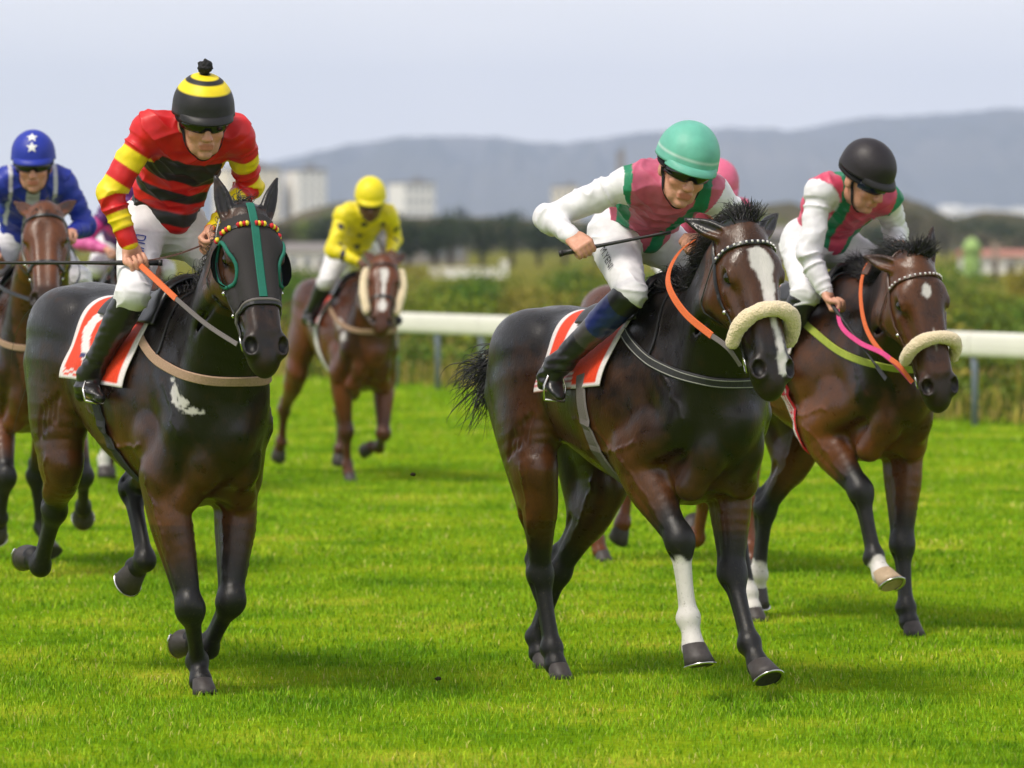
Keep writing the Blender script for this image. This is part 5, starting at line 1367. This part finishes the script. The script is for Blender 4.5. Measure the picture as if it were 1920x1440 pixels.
# far town at the foot of the mountain: too many and too small to count
m = MB(); r = np.random.default_rng(31)
for i in range(260):
    px = r.uniform(560, 1960); d = r.uniform(3300, 4700); q = at(px, d); hh_ = r.uniform(6, 16)
    if r.uniform() < .5: px = r.uniform(1650, 1960); q = at(px, d); hh_ = r.uniform(8, 26)
    m.box((q[0], d, hh_/2), (r.uniform(12, 40), r.uniform(10, 25), hh_), r.uniform(-.5, .5))
tag(m.build('far_town', M['wall_white']), 'pale far-off town spread along the foot of the mountain', 'town', kind='stuff')

# the air: one closed box of even pale haze
hm = bpy.data.materials.new('haze_air'); hm.use_nodes = True; nt = hm.node_tree; nt.nodes.clear()
ho = nt.nodes.new('ShaderNodeOutputMaterial'); hv = nt.nodes.new('ShaderNodeVolumePrincipled'); nt.links.new(hv.outputs[0], ho.inputs['Volume'])
hv.inputs['Color'].default_value = (.60, .71, 1.0, 1); hv.inputs['Density'].default_value = 1.6e-4; hv.inputs['Anisotropy'].default_value = 0.0
m = MB(); m.box((0, 4150, 150), (19000, 9000, 304)); tag(m.build('haze', hm), 'pale bluish summer haze filling the air', 'haze', kind='stuff')
M['coat_a'] = coat('near_black_coat', (.0058, .0042, .0036), (.088, .029, .006))
M['coat_b'] = coat('dark_bay_coat', (.0058, .0042, .0036), (.088, .030, .007))
M['coat_c'] = coat('bay_coat', (.009, .005, .0036), (.13, .041, .008))
M['coat_d'] = coat('chestnut_coat', (.030, .009, .004), (.14, .038, .010))
M['coat_e'] = coat('brown_bay_coat', (.016, .0065, .004), (.13, .038, .009))
HORSES = {}
HORSES['A'] = dict(name='racehorse', k=1.06, X=-1.49, Y=20.4, head=28, pitch=-.047, dz=-.045, res=.0085, coat=M['coat_a'], seed=11,
    label='near-black racehorse in a grey blinker hood with a green stripe',
    poll=(1.12, -.085, 1.985), muzzle=(1.40, -.13, 1.395), face=-8, roll=0,
    ear=[(-.98, .22, .12), (-.95, .38, .12)], mane_dir=(-.6, .6, .0), mane_n=700, forelock=0,
    legs={'RF': [(.46, -.18, .86), (.60, -.12, .36), (.43, -.01, .13), (.53, -.03, 0)],
          'LF': [(.43, .17, .86), (.56, .08, .38), (.36, .07, .175), (.18, .03, .215)],
          'RH': [(-.56, -.19, .92), (-.78, -.14, .70), (-.99, -.12, .44), (-1.15, -.12, .50)],
          'LH': [(-.30, .2, .95), (-.66, .17, .79), (-.40, .12, .49), (-.55, .1, .42)]},
    toe={'LF': (0, 0, -1), 'RH': (.3, 0, -1), 'LH': (.6, 0, -1)}, warm=.18, chestdark=.5, flank=.5, muzzle_dark=.35, head_warm=.2,
    tail_dir=(-.88, .47, -.15), foam=[((.66, -.22, 1.24), (.055, .07, .045)), ((.70, -.2, 1.20), (.05, .07, .03)), ((.74, -.17, 1.17), (.05, .07, .022)), ((.62, -.23, 1.30), (.03, .05, .02))])
HORSES['B'] = dict(name='racehorse', k=1.06, X=.53, Y=20.25, head=29, pitch=.07, dz=-.065, res=.0085, coat=M['coat_b'], seed=12,
    label='dark bay racehorse with white blaze, sheepskin noseband and one white foreleg',
    poll=(1.12, -.15, 1.92), muzzle=(1.37, -.17, 1.305), face=-5, roll=0,
    ear=[(-.62, .62, -.55), (-.65, .70, -.35)], mane_dir=(-.9, .30, .05), mane_up=.26, mane_n=1700, mane_len=1.25, mane_sag=.35, forelock=260, forelock_dir=(-.75, .15, .15),
    legs={'RF': [(.28, -.19, .97), (.56, -.14, .645), (.60, -.12, .335), (.66, -.12, .14)],
          'LF': [(.42, .18, .93), (.51, .14, .50), (.68, .12, .23), (.80, .12, .075)],
          'RH': [(-.48, -.22, .90), (-.63, -.12, .44), (-.56, -.10, .125), (-.50, -.1, 0)],
          'LH': [(-.60, .2, .82), (-.89, .12, .43), (-1.05, .10, .13), (-1.0, .1, 0)]},
    toe={'LF': (.9, 0, .35)}, socks={'RF': (.25, .25)}, warm=.20, chestdark=.5, flank=.5, head_warm=.4, muzzle_dark=.6,
    blaze=[[(.085, .0, -.01), (.10, .0, .03), (.14, .004, .050), (.17, .008, .046), (.20, .014, .030), (.26, .018, .026), (.33, .018, .020), (.38, .018, .012), (.44, .022, .011), (.50, .03, .012), (.55, .034, .022), (.585, .03, .018), (.61, .03, -.02)]],
    tail_dir=(-.60, -.34, -.50), tail_n=420, tail_sag=.35, tail_len=.33, tail_wave=.05)
HORSES['C'] = dict(name='racehorse', k=1.05, X=1.50, Y=23.4, head=29, pitch=0.0, dz=0.0, res=.009, coat=M['coat_c'], seed=13,
    label='bay racehorse with a small white star, sheepskin noseband and red-and-white girth',
    poll=(1.12, -.20, 1.775), muzzle=(1.31, -.18, 1.135), face=-11, roll=0,
    ear=[(-.55, .55, -.7), (-.93, .35, -.1)], mane_dir=(-.9, .15, .1), mane_up=.26, mane_n=1300, mane_len=1.15, mane_sag=.2, forelock=320, forelock_dir=(-.45, .3, .25),
    legs={'RF': [(.24, -.19, .97), (.54, -.14, .68), (.63, -.12, .38), (.745, -.12, .235)],
          'LF': [(.42, .18, .87), (.50, .12, .42), (.57, .1, .125), (.62, .1, 0)],
          'RH': [(-.45, -.2, .92), (-.60, -.12, .47), (-.52, -.1, .13), (-.46, -.1, 0)],
          'LH': [(-.45, .2, .90), (-.72, .12, .53), (-.75, .1, .2), (-.79, .1, .06)]},
    toe={'RF': (.9, .2, .3), 'LH': (.6, 0, -.8)}, socks={'RF': (1.12, 0), 'RH': (.8, 0), 'LH': (.8, 0)}, palehoof=('RF',), warm=.4, flank=.5, head_warm=.15,
    blaze=[[(.105, 0, -.01), (.125, .0, .018), (.155, .0, .022), (.175, .0, .008), (.19, 0, -.01)], [(.30, 0, -.01), (.33, 0, .006), (.38, 0, .005), (.42, 0, -.01)]], tail_dir=(-.88, .47, -.15))
HORSES['D'] = dict(name='racehorse', k=1.03, X=-1.27, Y=37.9, head=17, pitch=-.03, dz=-.10, res=.0125, coat=M['coat_d'], seed=14,
    label='chestnut racehorse with sheepskin cheek rolls and a white star and snip',
    poll=(1.05, 0, 1.73), muzzle=(1.34, -.11, 1.20), face=-12, hair=M['hair_brown'],
    ear=[(-.7, .5, -.4), (-.7, .5, -.4)], mane_n=150, forelock=0,
    legs={'RF': [(.40, -.18, .80), (.40, -.13, .385), (.36, -.11, .12), (.40, -.1, 0)],
          'LF': [(.40, .17, .78), (.53, .13, .37), (.26, .17, .25), (.11, .09, .25)],
          'RH': [(-.66, -.24, .82), (-1.07, -.25, .50), (-1.16, -.25, .24), (-1.28, -.25, .13)],
          'LH': [(-.45, .2, .82), (-.70, .12, .5), (-.66, .1, .2), (-.70, .1, .09)]},
    toe={'LF': (0, 0, -1), 'RH': (.3, 0, -1)}, points=.25, warm=.6, flank=.2, muzzle_dark=.4,
    blaze=[[(.10, 0, -.01), (.12, 0, .03), (.2, 0, .03), (.25, 0, .01), (.40, 0, .012), (.42, 0, .03), (.47, 0, .03), (.5, 0, -.01)]], tail_n=60, foam=[((.50, -.22, 1.22), (.10, .1, .05)), ((.60, -.2, 1.12), (.06, .1, .04))])
HORSES['E'] = dict(name='racehorse', k=1.05, X=-2.74, Y=27.3, head=12, pitch=.0, dz=-.02, res=.0115, coat=M['coat_e'], seed=15,
    label='bright bay racehorse in a black bridle ridden by the star-helmeted jockey',
    poll=(1.05, -.003, 2.05), muzzle=(1.36, -.03, 1.50), face=-9, ear=[(-.7, .55, -.45), (-.7, .55, -.45)], mane_n=200, forelock=60,
    legs={'RF': [(.36, -.18, .88), (.62, -.17, .56), (.50, -.19, .33), (.38, -.2, .25)],
          'LF': [(.40, .20, .90), (.55, .265, .56), (.30, .295, .37), (.13, .315, .33)],
          'RH': [(-.45, -.2, .95), (-.78, -.14, .60), (-.95, -.12, .30), (-1.08, -.12, .24)],
          'LH': [(-.40, .2, .92), (-.70, .14, .50), (-.76, .182, .20), (-.62, .23, .04)]},
    toe={'LF': (0, 0, -1), 'RF': (.2, 0, -1), 'RH': (.3, 0, -1)}, warm=.6, flank=.3, head_warm=.35, tail_n=40, muzzle_dark=.9)
HORSES['F'] = dict(name='racehorse', k=1.03, X=-2.95, Y=36.4, head=20, pitch=0, dz=-.03, res=.015, coat=M['coat_d'], seed=16,
    label='chestnut racehorse half hidden behind the striped-silks jockey', poll=(1.1, -.1, 1.80), muzzle=(1.36, -.12, 1.25), face=-12, hair=M['hair_brown'],
    ear=[(-.7, .5, -.4), (-.7, .5, -.4)], mane_n=60, forelock=0,
    legs={'RF': [(.36, -.18, .85), (.45, -.20, .50), (.40, -.22, .24), (.42, -.22, .10)], 'LF': [(.42, .18, .85), (.55, .13, .42), (.35, .12, .22), (.2, .1, .25)],
          'RH': [(-.45, -.2, .9), (-.8, -.14, .6), (-.95, -.12, .3), (-1.05, -.1, .2)], 'LH': [(-.45, .2, .9), (-.7, .14, .5), (-.68, .12, .2), (-.66, .1, .04)]},
    socks={'RF': (.75, 0)}, points=.6, warm=.6, tail_n=20)
HORSES['G'] = dict(name='racehorse', k=1.03, X=.97, Y=27.5, head=27, pitch=0, dz=-.03, res=.014, coat=M['coat_d'], seed=17,
    label='chestnut racehorse mostly hidden behind the blazed dark bay', poll=(1.1, -.1, 1.72), muzzle=(1.33, -.12, 1.17), face=-12, hair=M['hair_brown'],
    ear=[(-.6, .5, -.5), (-.6, .5, -.5)], mane_n=60, forelock=0,
    legs={'RF': [(.36, -.18, .85), (.5, -.14, .45), (.38, -.12, .2), (.25, -.1, .25)], 'LF': [(.42, .18, .85), (.52, .13, .42), (.55, .12, .15), (.6, .1, .02)],
          'RH': [(-.50, -.2, .88), (-.86, -.14, .50), (-.83, -.11, .12), (-.78, -.1, 0)], 'LH': [(-.52, .2, .88), (-.90, .14, .50), (-.92, .11, .21), (-.99, .10, .13)]},
    toe={'LH': (.3, 0, -1)}, points=0, warm=.75, tail_n=20, tail_dir=(-.6, .3, -.7))
HC = {}
for kk in HORSES: HC[kk] = make_horse(HORSES[kk])
def jacket_a(isarm, tt, side, sv, sx, sf, V):
    n = len(sv); c = np.tile(np.array(RED), (n, 1))
    w = np.zeros(n)
    for i in range(4):
        a = .095+i*.146; w = np.maximum(w, sstep(a-.003, a+.003, tt)*(1-sstep(a+.073-.003, a+.073+.003, tt)))
    w = (w*isarm)[:, None]; c = c*(1-w)+np.array(YEL)*w
    q = sv + .03*np.abs(sx)/.15
    for a, b in ((.20, .29), (.39, .49), (.60, .84)):
        w = (~isarm*sstep(a-.006, a+.006, q)*(1-sstep(b-.006, b+.006, q))*(sf > -.03 if b > .8 else 1.0))[:, None]; c = c*(1-w)+np.array(BLK)*w
    return c
def jacket_b(isarm, tt, side, sv, sx, sf, V):
    n = len(sv); c = np.tile(np.array(PNK), (n, 1)); w = np.abs(sx)
    t = ~isarm
    v = w - (.03 + (1.0-sv)*.02)
    band = np.abs(w-(.045+.11*np.clip(sv, 0, 1.1))) < .030
    c[t & band] = GRN; c[t & (sv < .17)] = GRN; c[isarm] = WHT
    return c
def jacket_c(isarm, tt, side, sv, sx, sf, V):
    n = len(sv); c = np.tile(np.array((.62, .07, .14)), (n, 1)); w = np.abs(sx); t = ~isarm
    band = np.abs(w-(.04+.10*np.clip(sv, 0, 1.1))) < .030
    c[t & band] = GRN; c[t & (sv < .15)] = GRN; c[isarm] = WHT; return c
def jacket_d(isarm, tt, side, sv, sx, sf, V):
    n = len(sv); c = np.tile(np.array((.84, .70, .012)), (n, 1)); t = ~isarm
    sp = np.zeros(n, bool)
    for q in (.10, .24, .38): sp |= isarm & (np.abs(tt-q) < .022) & (np.abs((V[:, 1])-np.where(side < 0, -.22, .24)) < .022)
    g = np.abs(((sx+.075) % .15)-.075) + np.abs(((sv*.45+.075) % .15)-.075)
    c[sp | (t & (g < .034) & (sf > 0))] = (.02, .015, .05); return c
def jacket_e(isarm, tt, side, sv, sx, sf, V):
    n = len(sv); c = np.tile(np.array(BLU), (n, 1)); t = ~isarm
    c[t & (np.abs(np.abs(sx)-.125) < .010) & (sv > .35)] = (.6, .6, .68); c[t & (np.abs(sx) < .035) & (sf > 0)] = (.45, .45, .5); return c
def jacket_f(isarm, tt, side, sv, sx, sf, V):
    n = len(sv); c = np.tile(np.array(PUR), (n, 1)); c[isarm & (tt > .25)] = (.62, .10, .32); c[isarm & (tt <= .25) & (tt > .1)] = MAG
    c[~isarm & (((sv*4).astype(int) % 2) == 0)] = MAG; return c
def jacket_g(isarm, tt, side, sv, sx, sf, V):
    return np.tile(np.array((.55, .08, .16)), (len(sv), 1))
def boots_black(ts, d, V): return np.tile(np.array((.014, .013, .014)), (len(ts), 1))
def boots_b(ts, d, V):
    c = np.tile(np.array((.016, .016, .018)), (len(ts), 1)); c[ts < .46] = NVY; c[(ts >= .46) & (ts < .62)] = (.06, .055, .055); c[(ts < .14)] = (.012, .012, .014); return c
def helm_a(th, ph): return YEL if (.22 < th < .46 or .68 < th < 1.02) and not (.46 < th < .68) else (BLK if th > .22 else BLK)
def helm_b(th, ph): return (.42, .62, .55) if 1.40 < th < 1.46 else TEAL
def solid(c): return lambda th, ph: c

LEGS_STD = dict(kneeR=(.37, -.27, 1.64), kneeL=(.37, .27, 1.64), ankR=(.08, -.335, 1.31), ankL=(.08, .335, 1.31), toeR=(.21, -.35, 1.215), toeL=(.21, .35, 1.215), heelR=(.02, -.355, 1.235), heelL=(.02, .355, 1.235))
def rp(**kw):
    d = dict(LEGS_STD); d.update(kw); return d
RIDERS = {}
RIDERS['A'] = dict(label='jockey in red, yellow and black striped silks with a pompom cap', res=.0055, helm=1.06, cuff='yellow', collar='black',
    pts=rp(pel=(.04, 0, 1.93), hipR=(.07, -.10, 1.91), hipL=(.05, .10, 1.91), shR=(.34, -.185, 2.31), shL=(.43, .185, 2.29), elR=(.26, -.325, 2.06), elL=(.25, .31, 2.09),
           wrR=(.31, -.255, 1.835), wrL=(.36, .09, 1.90), head=(.52, -.02, 2.355), face=(.93, -.24, -.30), hup=(.30, -.08, .95), gripR=(-.25, -1, .05), gripL=(.5, -.7, -.2)),
    palmR=(.3, .2, -.6), palmL=(0, -.3, -.8), jacket=jacket_a, boots=boots_black, helmet=helm_a, peak=BLK, pompom=True,
    print=[('DUP', 'R', .50, .062, M['print_blue']), ('DUP', 'L', .50, .062, M['print_blue'])], print_out=(.9, -.35, .2))
RIDERS['B'] = dict(label='jockey in a teal helmet and pink and green silks with white sleeves', res=.0055, helm=1.06, gores=True, collar='pink',
    pts=rp(pel=(-.02, -.02, 1.90), hipR=(.0, -.13, 1.87), hipL=(-.03, .09, 1.87), shR=(.34, -.265, 2.09), shL=(.46, .10, 2.04), elR=(.12, -.50, 1.955), elL=(.40, .30, 1.87),
           wrR=(.30, -.49, 1.875), wrL=(.45, .05, 1.865), head=(.55, -.11, 2.155), face=(.92, -.26, -.36), hup=(.34, .12, .92), gripR=(.65, .72, .22), gripL=(.6, -.6, -.3),
           kneeR=(.36, -.25, 1.645), ankR=(-.05, -.37, 1.34), toeR=(-.0, -.38, 1.215), heelR=(-.13, -.38, 1.28)),
    palmR=(.4, .3, -.7), palmL=(0, -.3, -.8), jacket=jacket_b, boots=boots_b, helmet=helm_b, peak=TEAL, breech_end=.2, boot_top=.02, print=[('M.YENI', 'R', .55, .048, M['print_black'])], print_out=(.35, -.9, .25))
RIDERS['C'] = dict(label='jockey in a black helmet and pink and green silks with white sleeves', res=.0065, helm=1.02, collar='pink', lens=M['lens_blue'],
    pts=rp(pel=(-.04, 0, 1.86), hipR=(-.02, -.11, 1.83), hipL=(-.03, .10, 1.83), shR=(.33, -.235, 2.09), shL=(.33, .145, 2.05), elR=(.35, -.31, 1.79), elL=(.20, .28, 1.90),
           wrR=(.44, -.265, 1.61), wrL=(.40, .16, 1.84), head=(.47, -.07, 2.155), face=(.80, .28, -.53), hup=(.50, .12, .85), gripR=(.62, -.35, -.6), gripL=(.6, -.6, -.3), kneeR=(.27, -.27, 1.61)),
    palmR=(0, .8, -.4), palmL=(0, -.3, -.8), jacket=jacket_c, boots=boots_black, helmet=solid((.016, .012, .015)), peak=(.014, .013, .014))
RIDERS['D'] = dict(label='jockey in spotted yellow silks and a yellow helmet', res=.0085, skin=(.15, .07, .042), cuff='yellow', collar='yellow',
    pts=rp(pel=(.10, 0, 1.80), hipR=(.11, -.10, 1.77), hipL=(.11, .10, 1.77), shR=(.50, -.185, 2.045), shL=(.52, .185, 2.045), elR=(.54, -.27, 1.78), elL=(.36, .27, 1.87),
           wrR=(.66, -.10, 1.69), wrL=(.62, .16, 1.76), head=(.63, 0, 2.16), face=(.86, -.20, -.42), hup=(.40, -.08, .9), kneeR=(.33, -.27, 1.54), kneeL=(.33, .27, 1.54), ankR=(.05, -.33, 1.27), ankL=(.05, .33, 1.27)),
    jacket=jacket_d, boots=boots_black, helmet=solid((.84, .70, .012)), peak=(.84, .70, .012))
RIDERS['E'] = dict(label='jockey in royal blue silks and a blue helmet with white stars', res=.0075, helm=1.02, cuff='blue', collar='blue', stars=[(.62, .034), (1.08, .034)],
    pts=rp(pel=(.05, 0, 1.86), hipR=(.06, -.10, 1.84), hipL=(.06, .10, 1.84), shR=(.42, -.18, 2.17), shL=(.42, .19, 2.17), elR=(.36, -.33, 1.95), elL=(.36, .305, 1.94),
           wrR=(.56, -.22, 1.80), wrL=(.55, .20, 1.90), head=(.50, 0, 2.28), face=(.95, -.15, -.20), hup=(.24, -.05, .95)),
    jacket=jacket_e, boots=boots_black, helmet=solid(BLU), peak=BLU)
RIDERS['F'] = dict(label='jockey in purple and magenta silks with pink sleeves behind the striped-silks jockey', res=.010,
    pts=rp(pel=(.05, 0, 1.80), hipR=(.06, -.10, 1.78), hipL=(.06, .10, 1.78), shR=(.42, -.19, 2.06), shL=(.44, .18, 2.06), elR=(.42, -.40, 1.84), elL=(.40, .29, 1.84),
           wrR=(.58, -.25, 1.79), wrL=(.60, .12, 1.74), head=(.54, -.05, 2.17), face=(.9, -.2, -.35), hup=(.34, -.05, .92)),
    jacket=jacket_f, boots=boots_black, helmet=solid(PUR), peak=PUR)
RIDERS['G'] = dict(label='jockey in a pink helmet behind the teal-helmeted jockey', res=.010,
    pts=rp(pel=(.0, 0, 1.78), hipR=(.01, -.10, 1.76), hipL=(.01, .10, 1.76), shR=(.34, -.19, 2.0), shL=(.36, .18, 2.0), elR=(.34, -.30, 1.78), elL=(.36, .29, 1.78),
           wrR=(.55, -.12, 1.70), wrL=(.56, .12, 1.70), head=(.45, -.04, 2.13), face=(.9, -.2, -.35), hup=(.34, -.05, .92)),
    jacket=jacket_g, boots=boots_black, helmet=solid((.66, .13, .24)), peak=(.66, .13, .24))
RC = {}
for kk in RIDERS: RC[kk] = make_rider(RIDERS[kk], HC[kk])
# ------------------------------------------------------------------ who wears what
hc = HC['A']; F, Hd, T = hc['F'], hc['Hd'], hc['T']
hood_a(hc)
bridle(hc, 'beads', True, .40)
saddle_gear(hc, -.27, .33, 1.50, 'red', RIDERS['A']['pts'], (.02, .20), 'strap_dark')
breastplate(hc, 'strap_tan', .042, .075)
bitA = Hd(.515, -.085, -.118); gR = RC['A']['grips']['R'][0]; gL = RC['A']['grips']['L'][0]
mA = lerp(bitA, gR, .58)+np.array([0, -.01, -.01])
free_strap('rein', [bitA, lerp(bitA, mA, .5)+np.array([0, 0, -.012]), mA], (0, -1, .4), .020, .004, M['rubber_grey'], hc['root'])
free_strap('rein_grip', [mA, lerp(mA, gR, .5), gR], (0, -1, .4), .026, .006, M['rubber_orange'], hc['root'], twist=.5)
free_strap('rein', [gR, lerp(gR, gL, .5)+np.array([.02, 0, -.01]), gL], (0, -.3, 1), .020, .005, M['leather_brown'], hc['root'])
bl = Hd(.515, .085, -.118); free_strap('rein', [bl, lerp(bl, gL, .5)+np.array([0, .10, -.02]), gL], (0, 1, .4), .02, .004, M['rubber_grey'], hc['root'])
ro, rz = hc['root'].location, hc['root'].rotation_euler[2]
make_whip('black riding whip held level by the jockey with the pompom cap', gR, (-.46, -.885, .0), .72, ro, rz)

hc = HC['B']; F, Hd, T = hc['F'], hc['Hd'], hc['T']
br = bridle(hc, 'studs', False)
fleece_roll('sheepskin_noseband', [Hd(.435, -.118, -.085), Hd(.395, -.112, -.03), Hd(.365, -.075, .028), Hd(.352, 0, .047), Hd(.365, .075, .028), Hd(.395, .112, -.03), Hd(.43, .118, -.085)],   .032*hc['kh'], hc['root'], seed=5)
saddle_gear(hc, -.30, .24, 1.50, 'front', RIDERS['B']['pts'], (.03, .13), 'rubber_grey')
breastplate(hc, 'strap_dark', .045, .055, 'stitch')
bt = Hd(.515, -.085, -.118); gL = RC['B']['grips']['L'][0]
free_strap('rein', [bt, (1.17, -.285, 1.440), (1.05, -.285, 1.485)], (0, -1, .3), .022, .004, M['rubber_grey'], hc['root'])
free_strap('rein_grip', [(1.05, -.285, 1.485), (.908, -.318, 1.568), (.785, -.318, 1.662), (.694, -.269, 1.735), (.624, -.177, 1.815), (.565, -.066, 1.86), gL], (0, -1, .3), .030, .006, M['rubber_orange'], hc['root'])
bl = Hd(.515, .085, -.118); free_strap('rein', [bl, lerp(bl, gL, .5)+np.array([0, .14, -.04]), gL], (0, 1, .4), .02, .004, M['rubber_grey'], hc['root'])
gR = RC['B']['grips']['R'][0]; ro, rz = hc['root'].location, hc['root'].rotation_euler[2]
make_whip('short black riding whip in the hand of the teal-helmeted jockey', gR, (.16, .29, .065), .45, ro, rz, flap=False)

hc = HC['C']; F, Hd, T = hc['F'], hc['Hd'], hc['T']
bridle(hc, 'studs', False, leather='leather_brown')
fleece_roll('sheepskin_noseband', [Hd(.425, -.116, -.085), Hd(.395, -.108, -.03), Hd(.372, -.072, .024), Hd(.362, 0, .042), Hd(.372, .072, .024), Hd(.395, .108, -.03), Hd(.425, .116, -.085)], .030*hc['kh'], hc['root'], seed=8)
saddle_gear(hc, -.28, .22, 1.45, 'front', RIDERS['C']['pts'], (.04, .20), 'strap_red', True)
breastplate(hc, 'strap_lime', .036, .0, None, False)
bt = Hd(.515, -.085, -.118); gL = RC['C']['grips']['L'][0]
free_strap('rein', [bt, (1.09, -.29, 1.288), (.945, -.29, 1.346), (.803, -.275, 1.442), (.69, -.235, 1.564), (.60, -.17, 1.687), (.52, -.06, 1.775), gL], (0, -1, .3), .024, .005, M['rubber_orange'], hc['root'])
free_strap('ear_ribbon', [(.56, -.02, 1.80), (.62, -.12, 1.77), (.66, -.20, 1.70)], (.5, -.6, .6), .035, .005, M['leather_brown'], hc['root'])
gR = RC['C']['grips']['R'][0]; ro, rz = hc['root'].location, hc['root'].rotation_euler[2]
free_strap('neck_rein', [gR, (.62, -.30, 1.46), (.78, -.30, 1.385), (1.0, -.30, 1.33), bt], (0, -1, .4), .024, .004, M['strap_pink'], hc['root'])
make_whip('black riding whip pointing down from the hand of the black-helmeted jockey', gR+np.array([0, -.03, 0]), (.526, -.03, -.35), .60, ro, rz)

hc = HC['D']; F, Hd, T = hc['F'], hc['Hd'], hc['T']
bridle(hc, 'plain', True)
for sg in (-1, 1):
    fleece_roll('sheepskin_cheek_roll', [Hd(.08, sg*.135, -.10), Hd(.20, sg*.150, -.10), Hd(.33, sg*.135, -.10), Hd(.43, sg*.115, -.105)], .036, hc['root'], .012, 3)
saddle_gear(hc, -.28, .22, 1.45, 'front', RIDERS['D']['pts'], (.08, .20), 'strap_white')
breastplate(hc, 'strap_tan', .04, .03, None, False)
for sg, s_ in ((-1, 'R'), (1, 'L')):
    b_ = Hd(.515, sg*.085, -.118); g_ = RC['D']['grips'][s_][0]
    free_strap('rein', [b_, lerp(b_, g_, .5)+np.array([0, sg*.08, -.03]), g_], (0, sg, .3), .022, .004, M['rubber_grey'], hc['root'])

for nm in 'EFG':
    hc = HC[nm]; F, Hd, T = hc['F'], hc['Hd'], hc['T']
    bridle(hc, 'plain', True)
    saddle_gear(hc, -.28, .22, 1.45, 'front', RIDERS[nm]['pts'], (.08, .20), 'strap_white')
    if nm == 'E': breastplate(hc, 'strap_tan', .036, .03, None, False)
    for sg, s_ in ((-1, 'R'), (1, 'L')):
        b_ = Hd(.515, sg*.085, -.118); g_ = RC[nm]['grips'][s_][0]
        free_strap('rein', [b_, lerp(b_, g_, .5)+np.array([0, sg*.08, -.03]), g_], (0, sg, .3), .022, .004, M['leather_black'], hc['root'])
